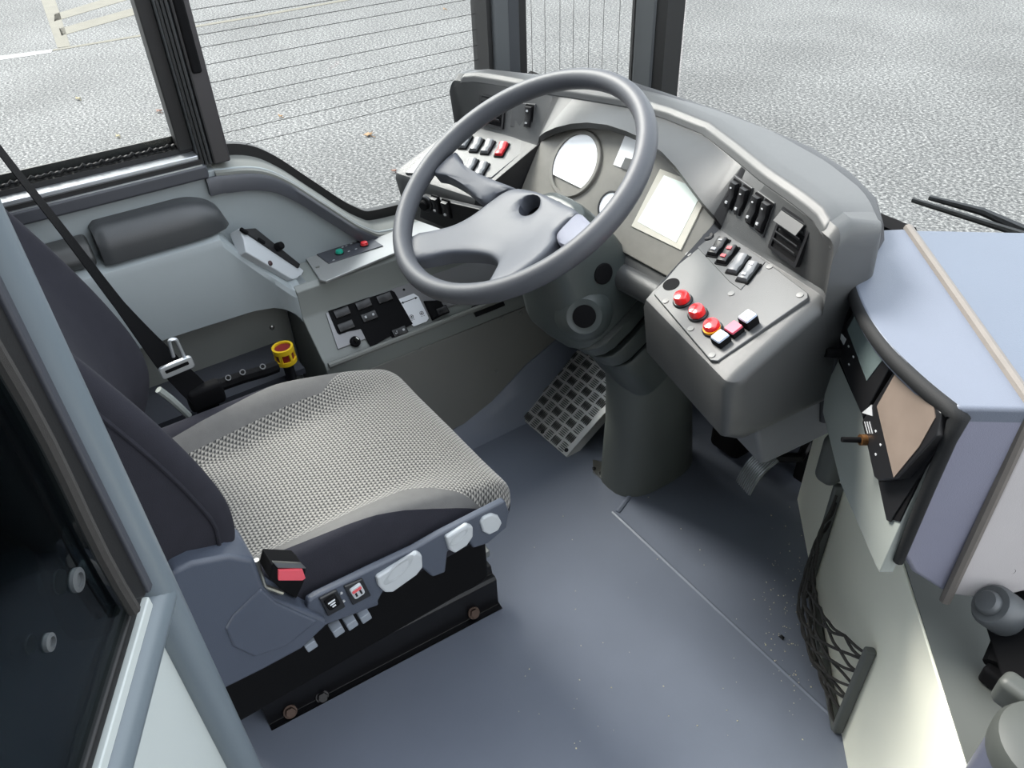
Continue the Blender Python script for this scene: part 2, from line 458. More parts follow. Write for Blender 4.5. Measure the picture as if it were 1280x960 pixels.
# window 1 : rear sliding side window
w1 = nb(); box2(w1, (WX-.052, -1.9, .88), (WX-.047, .345, 2.0))
pane1 = thing('window_1', 'rear side window of the cab with silver bottom channel', 'window', (WX-.05, -.3, .88)); pane1['kind'] = 'structure'
part('pane', w1, 'glass', pane1)
bm = nb(); box2(bm, (WX-.075, -1.9, .868), (WX-.028, .352, .884)); box2(bm, (WX-.058, -1.9, .884), (WX-.054, .345, .905))
part('bottom_seal', bm, 'rubber', pane1)
bm = nb(); 
for i in range(64):
    y = -.42+i*.0118
    tube(bm, [(WX-.040, y, .888), (WX-.034+.003*math.sin(i*1.7), y+.006, .893+.0018*math.sin(i*2.3)), (WX-.04, y+.0118, .888)], .0035, 6)
part('brush_strip', bm, 'rubber', pane1)
bm = nb(); box2(bm, (WX-.028, -1.9, .862), (WX+.006, .35, .874))
part('silver_channel', bm, 'alu', pane1, bev=.002)
bm = nb(); box2(bm, (WX+.004, -1.9, .856), (WX+.012, .352, .866))
part('rail_groove', bm, 'rubber', pane1)
bm = nb(); box2(bm, (WX+.006, -1.9, .854), (WX+.015, .352, .8565))
part('bright_edge', bm, 'alu', pane1)
bm = nb(); box2(bm, (WX-.03, -1.9, .825), (WX+.018, .36, .855))
part('lower_rail', bm, 'trimdark', pane1, bev=.006)
bm = nb(); box2(bm, (WX-.06, .322, .88), (WX-.02, .352, 2.0))
part('edge_seal', bm, 'rubber', pane1, bev=.003)
# pillar between the side windows
t = thing('trim_6', 'dark grooved pillar between the two side windows', 'pillar', (WX, .37, .85)); t['kind'] = 'structure'
bm = nb(); box2(bm, (WX-.07, .352, .845), (WX-.005, .378, 2.0)); part('inner_channel', bm, 'pillar', t, bev=.002)
bm = nb(); box2(bm, (WX-.07, .378, .845), (WX+.003, .415, 2.0)); part('cover', bm, mat('pillar_brown', (52, 50, 52), .35, .08, 10), t, bev=.004)
bm = nb()
for y in (.354, .361, .369, .379): box2(bm, (WX-.004, y, .85), (WX+.0045, y+.003, 2.0))
part('groove', bm, 'rubber', t)
bm = nb(); box2(bm, (WX, .384, 1.03), (WX+.009, .404, 2.0)); part('handle_strip', bm, 'void', t, bev=.006)
# window 2
w2 = thing('window_2', 'side window with horizontal heating wires beside the dashboard', 'window', (WX-.06, .75, .65)); w2['kind'] = 'structure'
bm = nb()
pl = [(p.y, p.z) for p in ys if p.y > .40 and p.y < 1.13]
prism(bm, [V((WX-.066, a, b+.01)) for a, b in pl] + [V((WX-.066, 1.12, 2.0)), V((WX-.066, .40, 2.0))], (.004, 0, 0))
part('pane', bm, 'glass', w2)
for i in range(16):
    z = at_x(320, [177, 157, 136, 115, 92, 69, 47][i] if i < 7 else 47, WX-.062).z + (0 if i < 7 else (i-6)*.0235)
    bm = nb(); tube(bm, [(WX-.061, .41, z), (WX-.061, 1.11, z)], .0007, 5); part('heating_wire', bm, 'ink', w2)
# corner pillar, corner pane, front pillar
t = thing('trim_7', 'grey corner post between side window and corner pane', 'pillar', (WX, 1.15, .6)); t['kind'] = 'structure'
bm = nb(); box2(bm, (WX-.075, 1.105, .5), (WX+.0, 1.15, 2.0)); part('post_cover', bm, 'pillar', t, bev=.005)
bm = nb(); box2(bm, (WX-.08, 1.092, .5), (WX-.01, 1.106, 2.0)); part('seal', bm, 'rubber', t)
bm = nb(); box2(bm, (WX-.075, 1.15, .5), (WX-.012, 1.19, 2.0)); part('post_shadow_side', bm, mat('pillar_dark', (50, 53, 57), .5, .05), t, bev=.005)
bm = nb(); box2(bm, (WX-.075, 1.19, .5), (WX-.02, 1.215, 2.0)); part('seal', bm, 'rubber', t)
w3 = thing('window_3', 'narrow corner pane with upright heating wires', 'window', (-1.66, 1.35, .6)); w3['kind'] = 'structure'
cf = Fr((-1.715, 1.20, .6), V((-1.585+.005, 1.53, 0))-V((-1.715, 1.20, 0)), (0, 0, 1))
bm = nb(); box2(bm, (0, 0, -.002), (.35, 1.4, .002), cf); part('pane', bm, 'glass', w3)
for px in (664, 681, 700, 717, 737, 755, 775, 795):
    u, v = cf.uv(px, 10, .003); bm = nb(); tube(bm, [cf.p(u, 0, .003), cf.p(u, 1.4, .003)], .0007, 5); part('heating_wire', bm, 'ink', w3)
t = thing('trim_8', 'front pillar between corner pane and windscreen', 'pillar', (-1.53, 1.52, .5)); t['kind'] = 'structure'
bm = nb(); box2(bm, (-1.605, 1.49, .4), (-1.53, 1.56, 2.0)); part('post_cover', bm, 'pillar', t, bev=.006)
bm = nb(); box2(bm, (-1.53, 1.495, .4), (-1.492, 1.555, 2.0)); part('seal', bm, 'rubber', t)
bm = nb(); box2(bm, (-1.612, 1.488, .4), (-1.603, 1.54, 2.0)); part('edge_seal', bm, 'rubber', t)
w4 = thing('window_4', 'large clear windscreen in front of the dashboard', 'window', (-.3, 1.58, .5)); w4['kind'] = 'structure'
bm = nb(); prism(bm, [(-1.50, 1.575, .45), (.9, 1.575, .45), (.9, 1.555, 2.0), (-1.50, 1.555, 2.0)], (0, .006, 0)); part('pane', bm, 'glass', w4)
bm = nb(); box2(bm, (-1.75, 1.56, .40), (.95, 1.64, .46)); part('lower_frame', bm, 'rubber', w4)
# wiper outside the windscreen
t = thing('windscreen_wiper', 'black wiper resting outside the windscreen above the monitor console', 'wiper', (-.7, 1.66, .7))
A = at_y(1141, 250, 1.64); B = at_y(1300, 300, 1.64); Cc = at_y(1215, 277, 1.65)
bm = nb(); tube(bm, [A, A.lerp(B, .5), B], [.006, .007, .008], 8); part('blade', bm, 'rubber', t)
bm = nb(); tube(bm, [A+V((.02, .03, .004)), Cc+V((0, .035, .012)), at_y(1330, 310, 1.68)], [.006, .009, .012], 8); part('arm', bm, 'black', t)

# =================================================================== LEFT CONSOLE / ARMREST
# lower bulge of the wall with the storage pocket
t = thing('side_pocket', 'grey moulded door pocket with dark storage recess under the armrest', 'storage pocket', (-1.6, .1, .3))
bm = nb(); secs = []
x0, x1 = WX, -1.575
def fx(p): return V((p[0], p[1], p[2]))
pyr = [(-.75, .63), (.10, .63), (.30, .64), (.40, .66), (.47, .62), (.47, .12), (-.75, .12)]
hole = [(-.70, .505), (.08, .508), (.30, .535), (.355, .535), (.385, .50), (.395, .40), (.395, .14), (-.70, .14)]
# face plate made of strips around the recess opening
def strip(bm, poly, xa, xb): prism(bm, [V((xa, a, b)) for a, b in poly], (xb-xa, 0, 0))
zt = lambda y: .665
prof_top = [(WX, .69), (-1.600, .675), (-1.575, .655)]
PXF = -1.607
def ledge_z(y): return .716 if y < .335 else .716-.150*min(1, (y-.335)/.115)**.9
op = [at_x(u, v, PXF) for u, v in ((205, 425), (340, 382), (368, 388), (377, 412), (384, 445))]
oz = lambda y: interp_([(-.42, op[0].z-.012), (op[0].y, op[0].z), (op[1].y, op[1].z)], y)
def interp_(tab, x):
    for (a, b), (c, d) in zip(tab, tab[1:]):
        if x <= c: return b if x <= a else b+(d-b)*(x-a)/(c-a)
    return tab[-1][1]
ytab = [-.42, -.3, 0, .1, .2, .28, .335, .36, op[1].y]
zlow = [oz(y) for y in ytab]
r_ = op[3].y-op[1].y
for k in range(1, 7):
    a = PI/2*k/6; ytab.append(op[1].y+r_*math.sin(a)); zlow.append(op[1].z-.07*(1-math.cos(a)))
ytab += [ytab[-1]+.004, ytab[-1]+.03, .47]; zlow += [.12, .12, .12]
PX0 = PXF
for y, zl in zip(ytab, zlow):
    L = ledge_z(y); kk = max(0, min(1, (y-.375)/.075)); PXF = PX0 + .040*kk*kk*(3-2*kk)
    secs.append([V((WX+.001, y, L+.006)), V((PXF-.022, y, L+.003)), V((PXF-.006, y, L-.006)), V((PXF, y, L-.022)), V((PXF, y, zl)), V((PXF-.016, y, zl-.004)), V((WX+.001, y, zl-.004))])
ring_mesh(bm, secs)
part('front_panel', bm, 'wall', t, bev=.004, sharp=40); PXF = PX0
bm = nb(); box2(bm, (WX+.001, -.42, .10), (WX+.012, .45, .60)); part('recess_back', bm, 'wall2', t)
bm = nb(); box2(bm, (WX+.012, -.42, .37), (-1.52, .42, .385)); part('recess_floor', bm, 'trimdark', t)
bm = nb(); q = at_x(340, 409, WX+.013); f = Fr(q, (0, 1, 0), (0, 0, 1)); lathe(bm, f, [(.006, 0), (.006, .003), (.003, .005)]); part('screw', bm, 'steel', t)
# armrest
t = thing('armrest', 'dark grey rounded armrest on the left side wall', 'armrest', (-1.63, .2, .66))
bm = nb()
secs = []
yA, yB = at_x(131, 330, -1.63).y, at_x(294, 300, -1.63).y
N = 24; ZB = .722
for i in range(N+1):
    k0 = i/N; y = yA + (yB-yA)*k0
    k = 1.0
    if k0 > .66: k = math.sqrt(max(.0, 1-((k0-.66)/.34)**2))
    if k0 < .05: k = .86+.14*math.sin(k0/.05*PI/2)
    W, Hh = .066*(.5+.5*k), .074*(.12+.88*k)
    ring = [V((WX, y, ZB)), V((WX+W*.97, y, ZB)), V((WX+W, y, ZB+Hh*.40)), V((WX+W*.97, y, ZB+Hh*.62)), V((WX+W*.84, y, ZB+Hh*.84)), V((WX+W*.62, y, ZB+Hh*.97)), V((WX+W*.35, y, ZB+Hh)), V((WX, y, ZB+Hh))]
    secs.append(ring)
ring_mesh(bm, secs)
part('pad', bm, mat('armrest_plastic', (58, 60, 62), .36, .07, 10, .3, 1100), t, sharp=50)
bm = nb(); secs2 = []
for i in range(7):
    y = yA-.012-.10*i/6
    secs2.append([V((WX, y, ZB)), V((WX+.05, y, ZB)), V((WX+.058, y, ZB+.02)), V((WX+.045, y, ZB+.045)), V((WX+.02, y, ZB+.055)), V((WX, y, ZB+.055))])
ring_mesh(bm, secs2); part('rear_pad', bm, 'dash', t, bev=.008, seg=3)
# control panel in front of the armrest
t = thing('mirror_control_panel', 'small tilted control panel with black knob between armrest and console', 'control panel', (-1.6, .42, .6))
pa_, pb_, pc2 = at_x(304, 314, -1.600), at_x(364, 350, -1.600), at_x(320, 286, -1.655)
f = Fr(pa_, pb_-pa_, pc2-pa_)
if f.z.dot(CAM-pa_) < 0: raise Exception('panel')
pts = [f.uv(*q) for q in [(303, 300), (306, 316), (364, 350), (374, 348), (379, 339), (318, 286), (297, 286)]]
bm = nb(); fprism(bm, f, pts, -.03, .004); part('bezel', bm, 'lever', t, bev=.003)
pts = [f.uv(*q, .004) for q in [(299, 287), (318, 286), (374, 331), (372, 336)]]
bm = nb(); fprism(bm, f, pts, .003, .009); part('black_plate', bm, 'black', t, bev=.002)
u, v = f.uv(347, 309, .01); bm = nb(); lathe(bm, f, [(.010, .006), (.010, .014), (.0085, .024), (.006, .026)], u, v, 20); part('knob', bm, 'void', t)
u, v = f.uv(305, 289, .01); bm = nb(); fprism(bm, f, rrect(u, v, .02, .008, .002), .006, .014); part('rocker', bm, 'void', t, bev=.002)
u, v = f.uv(327, 301, .01); bm = nb(); fprism(bm, f, rrect(u, v, .02, .008, .002), .006, .012); part('rocker', bm, 'void', t, bev=.002)
u, v = f.uv(337.5, 329, .004); bm = nb(); lathe(bm, f, [(.006, .003), (.006, .006), (.003, .007)], u, v, 14); part('screw', bm, mat('dark_screw', (60, 42, 44), .4), t)

# console : ledge with push buttons, sunken switch plate, side panel
t = thing('side_console', 'grey driver side console with switch plate left of the steering wheel', 'console', (-1.55, .7, 0))
bm = nb()
cs = []
for y in [.455, .47, .9, 1.15, 1.45]:
    k = 0 if y > .46 else .0
    cs.append([V((WX, y, .565)), V((-1.578, y, .565)), V((-1.566, y, .555)), V((-1.566, y, .490)), V((-1.562, y, .482)), V((-1.49, y, .412)), V((-1.478, y, .404)), V((-1.470, y, .39)), V((-1.470, y, .0)), V((WX, y, .0))])
ring_mesh(bm, cs); part('body', bm, mat('console_grey', (118, 122, 119), .48, .06, 6, .12, 900), t, bev=.003)
# silver ledge plate
bm = nb(); f = Fr((-1.62, .7, .5655), (0, 1, 0), (-1, 0, 0))
pts = [f.uv(*q) for q in [(400, 352), (408, 354), (510, 312), (620, 268), (612, 228), (500, 263), (384, 318), (383, 326)]]
fprism(bm, f, pts, 0, .006); part('ledge_plate', bm, mat('silver_ledge', (150, 151, 150), .33, .05, 12, metal=.35), t, bev=.002)
for i in range(1): pass
bm = nb(); pts = [f.uv(*q, .006) for q in [(395, 318), (411, 330), (479, 308), (461, 296)]]
fprism(bm, f, pts, .005, .0085); bp = part('button_plate', bm, 'trimdark', t, bev=.001)
for (px, py, m, lab) in ((424, 314, 'green', 'green push button'), (455, 304, 'red', 'red push button')):
    u, v = f.uv(px, py, .014); bm = nb(); lathe(bm, f, [(.010, .008), (.0095, .013), (.008, .017), (.004, .018)], u, v, 20); b = part('push_button', bm, m, t, label=lab)
    bm = nb(); lathe(bm, f, [(.0115, .007), (.0115, .011), (.010, .011)], u, v, 20); part('collar', bm, 'black', b)
bm = nb()
for k, (px, py) in enumerate([(428, 309), (433, 307), (439, 304.5), (444, 302.5), (436, 314), (445, 311), (417, 325), (448, 301)]):
    u, v = f.uv(px, py, .009); fprism(bm, f, rrect(u, v, .006, .003, .001, 2), .008, .0092)
part('marking_print', bm, 'mark', bp)
for px, py in ((381, 320), (397, 334), (473, 279), (494, 271)):
    u, v = f.uv(px, py, .006); bm = nb(); lathe(bm, f, [(.005, .005), (.005, .008), (.002, .009)], u, v, 12); part('screw', bm, mat('dark_screw', (60, 42, 44), .4) if px < 390 else 'steel', t)
# sunken switch plate
f = Fr((-1.528, .6, .449), (0, 1, 0), V((-1.562, 0, .482))-V((-1.49, 0, .412)))
bm = nb(); pts = [f.uv(*q) for q in [(404, 388), (424, 447), (470, 447), (665, 374), (640, 355), (560, 352), (500, 354)]]
fprism(bm, f, [(f.uv(405, 387, .004)[0], .046), (f.uv(424, 440, .004)[0], -.046), (.62, -.046), (.62, .046)], 0, .004); swp = part('switch_plate', bm, mat('switch_alu', (128, 128, 130), .36, .05, 14, metal=.3), t, bev=.001)
def rocker(par, f, u, v, w, h, m='black', frame=True, wp=.004, mark=None, markm='mark', label=None, ang=0, name='rocker_switch', amp=1):
    """rocker across w, length h along local v"""
    g = f.sub(u, v, 0, ang)
    bm = nb(); hs = [(-.5, .004), (-.46, .0085), (-.25, .0095), (0, .0075), (.25, .010), (.46, .0105), (.5, .006)]
    rings = []
    for s, hh in hs:
        hh = wp + (hh-.004)*amp+.002
        rings.append([g.p(-w/2, s*h, wp-.002), g.p(-w/2, s*h, hh-.0012), g.p(-w/2+.0015, s*h, hh), g.p(w/2-.0015, s*h, hh), g.p(w/2, s*h, hh-.0012), g.p(w/2, s*h, wp-.002)])
    ring_mesh(bm, rings); o = part(name, bm, m, par, sharp=40, label=label)
    if frame:
        bm = nb(); a = rrect(0, 0, w+.006, h+.006, .002, 3); b = rrect(0, 0, w+.001, h+.001, .001, 3)
        ring_mesh(bm, [[g.p(*p, wp-.002) for p in a], [g.p(*p, wp+.0015) for p in a], [g.p(*p, wp+.0015) for p in b], [g.p(*p, wp-.002) for p in b]], loop=True)
        part('surround', bm, 'void', o)
    if mark:
        bm = nb()
        for (du, dv, mw, mh) in mark:
            zz = wp+.0085
            fprism(bm, g, rrect(du, dv, mw, mh, .0006, 2), zz-.003, zz+.0015*amp)
        part('symbol', bm, markm, o)
    return o
MK1 = [(0, .3*.034, .006, .0012), (0, .3*.034-.003, .003, .0012)]
for (px, py, mk) in ((427, 391, 0), (454, 381, 0), (480, 373, 0), (432, 408, 0), (461, 396, 1)):
    u, v = f.uv(px, py, .006)
    rocker(t, f, u, v, .020, .040, mark=[(0, .010, .006, .005), (0, -.010, .006, .005)] if mk else None, wp=.005, ang=-PI/2)
bm = nb(); pts = [f.uv(*q, .005) for q in [(410, 389), (489, 363), (493, 365), (516, 405), (463, 434), (451, 411), (422, 417)]]
fprism(bm, f, pts, .004, .007); bk = part('blank_cover', bm, mat('carrier_black', (12, 12, 14), .75, .1, 20, spec=.12), t, bev=.001)
u, v = f.uv(499, 415, .008); rocker(t, f, u, v, .018, .038, wp=.007, ang=-PI/2, mark=[(0, .010, .005, .005), (.002, -.008, .003, .002), (-.002, -.008, .003, .002), (.002, -.012, .003, .002)])
bm = nb(); pts = [f.uv(*q, .005) for q in [(498, 374), (517, 367), (523, 371), (536, 398), (533, 402), (517, 408), (513, 405)]]
fprism(bm, f, pts, .004, .006); lb = part('sticker', bm, 'white', t, label='white sticker with a double arrow and two wheel icons')
bm = nb()
a, b = f.uv(502, 379, .006), f.uv(521, 372, .006)
def bar(bm, f, a, b, w, z0, z1):
    d = V((b[0]-a[0], b[1]-a[1])); d.normalize(); n = V((-d.y, d.x))*w/2
    fprism(bm, f, [(a[0]-n.x, a[1]-n.y), (b[0]-n.x, b[1]-n.y), (b[0]+n.x, b[1]+n.y), (a[0]+n.x, a[1]+n.y)], z0, z1)
bar(bm, f, a, b, .0015, .006, .0068)
for p, q in ((a, b), (b, a)):
    d = V((q[0]-p[0], q[1]-p[1])).normalized(); n = V((-d.y, d.x))
    fprism(bm, f, [(p[0]-d.x*.002, p[1]-d.y*.002), (p[0]+d.x*.005+n.x*.003, p[1]+d.y*.005+n.y*.003), (p[0]+d.x*.005-n.x*.003, p[1]+d.y*.005-n.y*.003)], .006, .0068)
for px, py in ((514.5, 396), (527, 391.5)):
    u, v = f.uv(px, py, .006); g = f.sub(u, v, 0, 0)
    ring_mesh(bm, [[g.p(*p, .0060) for p in circ(0, 0, .0052, 16)], [g.p(*p, .0068) for p in circ(0, 0, .0052, 16)], [g.p(*p, .0068) for p in circ(0, 0, .0042, 16)], [g.p(*p, .0060) for p in circ(0, 0, .0042, 16)]], loop=True)
    fprism(bm, g, circ(0, 0, .002, 8), .006, .0068); fprism(bm, g, rrect(-.003, -.008, .002, .0015, .0004, 2), .006, .0068); fprism(bm, g, rrect(.003, -.008, .002, .0015, .0004, 2), .006, .0068)
part('icon_print', bm, 'ink', lb)
bm = nb(); u, v = f.uv(444, 427, .006); lathe(bm, f, [(.013, .003), (.013, .008), (.0115, .011), (.006, .012), (.004, .010)], u, v, 24); ks = part('key_switch', bm, 'void', t)
bm = nb(); g = f.sub(u, v, 0, .5); fprism(bm, g, [(-.0015, -.004), (.0015, -.004), (.0015, .004), (-.0015, .004)], .008, .034); part('key', bm, 'steel', ks)
bm = nb(); pts = [f.uv(*q, .005) for q in [(528, 376), (540, 402), (560, 391), (550, 375)]]; fprism(bm, f, pts, .004, .014, .15); part('black_socket', bm, 'void', t, bev=.003)
u, v = f.uv(552, 389, .012); rocker(t, f, u, v, .016, .03, wp=.013, ang=-PI/2)
for px, py in ((505, 362), (531, 410)):
    u, v = f.uv(px, py, .005); bm = nb(); lathe(bm, f, [(.003, .004), (.003, .0055)], u, v, 12); part('screw', bm, 'void', t)
bm = nb(); u, v = f.uv(610, 383, .004); fprism(bm, f, rrect(u, v, .09, .03, .003), .003, .008); part('dark_insert', bm, 'black', t)
# trim lip and screws of the side panel
bm = nb(); tube(bm, [(-1.468, .462, .402), (-1.466, .9, .402), (-1.466, 1.4, .402)], .007, 8); part('edge_lip', bm, 'wall2', t)
f = Fr((-1.470, .8, .2), (0, 1, 0), (0, 0, 1))
bm = nb(); fprism(bm, f, rrect(.10, -.0, .70, .30, .02), 0, .004); part('side_panel', bm, mat('side_panel', (112, 112, 108), .5, .08, 8, .1, 600), t, bev=.002)
for px, py in ((527, 437), (628, 398), (651, 391), (621, 464)):
    u, v = f.uv(px, py, .004); bm = nb(); lathe(bm, f, [(.006, .003), (.006, .006), (.003, .007)], u, v, 14); part('screw', bm, 'wall2', t)
# emergency button
eb = at_z(356, 438, .465)
t = thing('emergency_button', 'yellow ringed push button with red top in the side recess', 'emergency button', (eb.x, eb.y, .385))
f = Fr((eb.x, eb.y, .385), (1, 0, 0), V((0, 1, .04)))
bm = nb(); lathe(bm, f, [(.012, 0), (.012, .085)]); part('stem', bm, 'black', t)
bm = nb(); lathe(bm, f, [(.020, .055), (.020, .085), (.018, .088)], n=24); part('button', bm, 'darkred', t)
bm = nb()
for w0, w1 in ((.050, .060), (.080, .092)):
    ring_mesh(bm, [disc_pts(f, 0, 0, r, w) for r, w in ((.024, w0), (.024, w1), (.019, w1), (.019, w0))], loop=True)
for k in range(6):
    a = 2*PI*k/6+.3; fprism(bm, f.sub(.0215*math.cos(a), .0215*math.sin(a), 0, a), [(-.002, -.003), (.002, -.003), (.002, .003), (-.002, .003)], .052, .088)
part('guard_ring', bm, 'yellow', t)

# =================================================================== DRIVER SEAT
t = thing('driver_seat', 'grey fabric driver seat with woven cushion and side levers', 'seat', (-1.05, .25, 0))
X0, X1, Y0, Y1 = -1.305, -.80, -.06, .545
def cushion_fn(p):
    x, y, z = p
    s = (x-(X0+X1)/2)/((X1-X0)/2)
    if abs(s) > .86 and z > .40: z -= .022*((abs(s)-.86)/.14)**1.5*min(1, (z-.40)/.08)
    if z > .44:
        k = (z-.44)/.06
        side = max(0, min(1, (abs(s)-.48)/.34)); side = side*side*(3-2*side)
        fr = max(0, min(1, (y-.40)/.15)); fr2 = max(0, min(1, (y-.26)/.24)); fr2 = fr2*fr2*(3-2*fr2)
        z += k*(.052*side*(1-.85*fr2) + .006*(1-abs(s)) - .036*fr**2.2)
    # front corners in plan
    if y > .42: x = x - math.copysign(.05*((y-.42)/.125)**2*max(0, abs(s))**2, s)*.35
    return (x, y, z)
bmc = nb(); rbox(bmc, ((X0+X1)/2, (Y0+Y1)/2, .445), (X1-X0, Y1-Y0, .11), .045, 34, cushion_fn)
def in_insert(c):
    if c.z < .436: return False
    if abs(c.x-CXX) > BAND[0][0]+(BAND[1][0]-BAND[0][0])*(c.y-BAND[0][1])/(BAND[1][1]-BAND[0][1]) and c.y < .47: return False
    d = abs(c.x-ICX); w1 = .145+.02*c.y/.36; w2 = .165+.08*(c.y-.36)/.105
    return d < max(w1 if c.y < .36 else 0, w2 if c.y >= .36 else 0)
ICX = (X0+X1)/2-.005
CUTS = []
CXX = (X0+X1)/2
BAND = [(.192, .13), (.2455, .50)]      # half width of the cushion top at the seam, rear and front
for sg_ in (-1, 1):
    CUTS += [((ICX+sg_*.145, 0, 0), (ICX+sg_*.165, .36, 0)), ((ICX+sg_*.165, .36, 0), (ICX+sg_*.245, .465, 0))]
for a_, b_ in CUTS:
    a_, b_ = V(a_), V(b_); nn_ = (b_-a_).cross(V((0, 0, 1))).normalized()
    bmesh.ops.bisect_plane(bmc, geom=bmc.verts[:]+bmc.edges[:]+bmc.faces[:], plane_co=a_, plane_no=nn_, dist=1e-6)
bmesh.ops.bisect_plane(bmc, geom=bmc.verts[:]+bmc.edges[:]+bmc.faces[:], plane_co=(0, 0, .436), plane_no=(0, 0, 1), dist=1e-6)
for sg_ in (-1, 1):
    nn_ = V((CXX+sg_*BAND[1][0], BAND[1][1], 0))-V((CXX+sg_*BAND[0][0], BAND[0][1], 0)); nn_ = nn_.cross(V((0, 0, 1))).normalized()
    bmesh.ops.bisect_plane(bmc, geom=bmc.verts[:]+bmc.edges[:]+bmc.faces[:], plane_co=(CXX+sg_*BAND[0][0], BAND[0][1], 0), plane_no=nn_, dist=1e-6)
bmi = bmc.copy()
bmc.faces.ensure_lookup_table(); bmi.faces.ensure_lookup_table()
bmesh.ops.delete(bmi, geom=[f for f in bmi.faces if not in_insert(f.calc_center_median())], context='FACES')
bmesh.ops.delete(bmc, geom=[f for f in bmc.faces if in_insert(f.calc_center_median())], context='FACES')
bms = bmc.copy()
def in_band(c): return abs(c.x-CXX) > BAND[0][0]+(BAND[1][0]-BAND[0][0])*(c.y-BAND[0][1])/(BAND[1][1]-BAND[0][1]) or c.z < .436
bmesh.ops.delete(bms, geom=[f for f in bms.faces if not in_band(f.calc_center_median())], context='FACES')
bmesh.ops.delete(bmc, geom=[f for f in bmc.faces if in_band(f.calc_center_median())], context='FACES')
part('cushion_bolster', bmc, 'fabric', t, sharp=80, label='plain grey fabric bolsters of the cushion')
part('cushion_side_band', bms, 'fabricd', t, sharp=80, label='dark fabric band around the cushion side')
part('cushion_insert', bmi, 'weave', t, sharp=80, label='woven light grey centre of the cushion')
# backrest: loft of U shaped sections
def back_sec(z):
    k = (z-.58)/(1.12-.58)
    hw = .25 - .0*k - .07*max(0, (k-.75)/.25)**2
    yb = .092 - .10*max(0, (z-.70)/.30)**1.35 - .05*max(0, (.70-z)/.12)**2      # bolster front
    yc = yb - .075*(1-.5*k)                                                   # centre front
    yr = yb - .22
    if z > 1.0: yr = yb-.2
    out = []
    cx = -1.05
    pr = [(-1, yr+.05), (-1, yb-.04), (-.97, yb-.01), (-.90, yb), (-.80, yb-.008), (-.66, yb-.04), (-.52, yc+.012), (-.3, yc), (0, yc), (.3, yc), (.52, yc+.012), (.66, yb-.04), (.80, yb-.008), (.90, yb), (.97, yb-.01), (1, yb-.04), (1, yr+.05), (.94, yr+.012), (.8, yr), (0, yr-.01), (-.8, yr), (-.94, yr+.012)]
    return [V((cx+a*hw, b, z)) for a, b in pr]
zs = [.585, .60, .63, .67, .72, .78, .84, .90, .96, 1.02, 1.07, 1.11, 1.135, 1.15]
bm = nb(); rings = [back_sec(z) for z in zs]
def shrink(r, k):
    c = sum(r, V())/len(r); return [V((c.x+(p.x-c.x)*k, c.y+(p.y-c.y)*k, p.z)) for p in r]
rings[0] = shrink(rings[0], .90); rings[1] = shrink(rings[1], .97); rings[-1] = shrink(rings[-1], .80); rings[-2] = shrink(rings[-2], .93)
ring_mesh(bm, rings)
bo = part('backrest', bm, 'fabricd', t, sharp=80)
sd = bo.modifiers.new('sub', 'SUBSURF'); sd.levels = 1; sd.render_levels = 2
bm = nb(); pth = []
for z in [.64, .70, .76, .82, .88, .94, 1.0, 1.06, 1.1]:
    s = back_sec(z); pth.append(s[14].lerp(s[15], .75)+V((.0, 0, 0)))
tube(bm, smooth_path(pth, 3), .0028, 6); part('piping', bm, 'fabricd', bo)
# plastic side cover
f = Fr((-.776, 0, 0), (0, 1, 0), (0, 0, 1))
def P(lst, w=0): return [f.uv(*q, w) for q in lst]
bm = nb(); fprism(bm, f, P([(215, 716), (240, 704), (289, 695), (319, 700), (331, 736), (344, 750), (408, 774), (411, 781), (378, 812), (330, 838), (262, 872), (215, 880)]), -.075, 0)
sc = part('side_cover', bm, 'seatpl', t, bev=.012, seg=3)
bm = nb(); fprism(bm, f, P([(326, 733), (345, 751), (398, 775), (360, 806), (318, 821), (290, 808), (280, 785), (290, 768)], .0), -.001, .0035, .06); part('cover_panel', bm, 'seatpl', sc, bev=.003)
f2 = Fr((-.786, 0, 0), (0, 1, 0), (0, 0, 1))
def P2(lst, w=0): return [f2.uv(*q, w) for q in lst]
bm = nb(); fprism(bm, f2, P2([(385, 752), (396, 745), (464, 712), (517, 687), (550, 668), (632, 626), (637, 640), (634, 660), (610, 680), (592, 686), (585, 675), (560, 690), (557, 716), (541, 722), (527, 710), (482, 735), (473, 752), (474, 757), (410, 781), (380, 795)]), -.014, .0)
sw = part('control_strip', bm, 'seatpl', t, bev=.004, seg=3)
def lever(pix, nm, depth=.007, m='lever'):
    bm = nb(); fprism(bm, f2, P2(pix), -.015, depth, .06); return part(nm, bm, m, t, bev=.004, seg=3)
lv = lever([(467, 719), (520, 686), (527, 690), (528, 706), (520, 716), (488, 739), (478, 739), (470, 731)], 'adjuster_lever')
bm = nb(); u, v = f2.uv(498, 713, .007)
prof = [(1.0, .0065), (.85, .0078), (.6, .0068), (.3, .0062), (.02, .0060)]
ring_mesh(bm, [[f2.p(u+.030*k*math.cos(a)+.016*k*math.sin(a)*.0, v+.016*k*math.sin(a)+.012*k*math.cos(a), w) for a in [2*PI*i/24 for i in range(24)]] for k, w in prof], cap0=False); part('thumb_dish', bm, mat('lever_dish', (160, 164, 167), .5), lv)
lv = lever([(554, 669), (582, 652), (590, 655), (590, 668), (582, 680), (566, 690), (559, 686)], 'adjuster_lever')
bm = nb(); u, v = f2.uv(574, 671, .007)
ring_mesh(bm, [[f2.p(u+.020*k*math.cos(a), v+.011*k*math.sin(a)+.007*k*math.cos(a), w) for a in [2*PI*i/24 for i in range(24)]] for k, w in prof], cap0=False); part('thumb_dish', bm, mat('lever_dish', (160, 164, 167), .5), lv)
lever([(598, 652), (602, 645), (613, 640), (622, 643), (627, 652), (622, 662), (610, 668), (602, 664)], 'adjuster_button', .005)
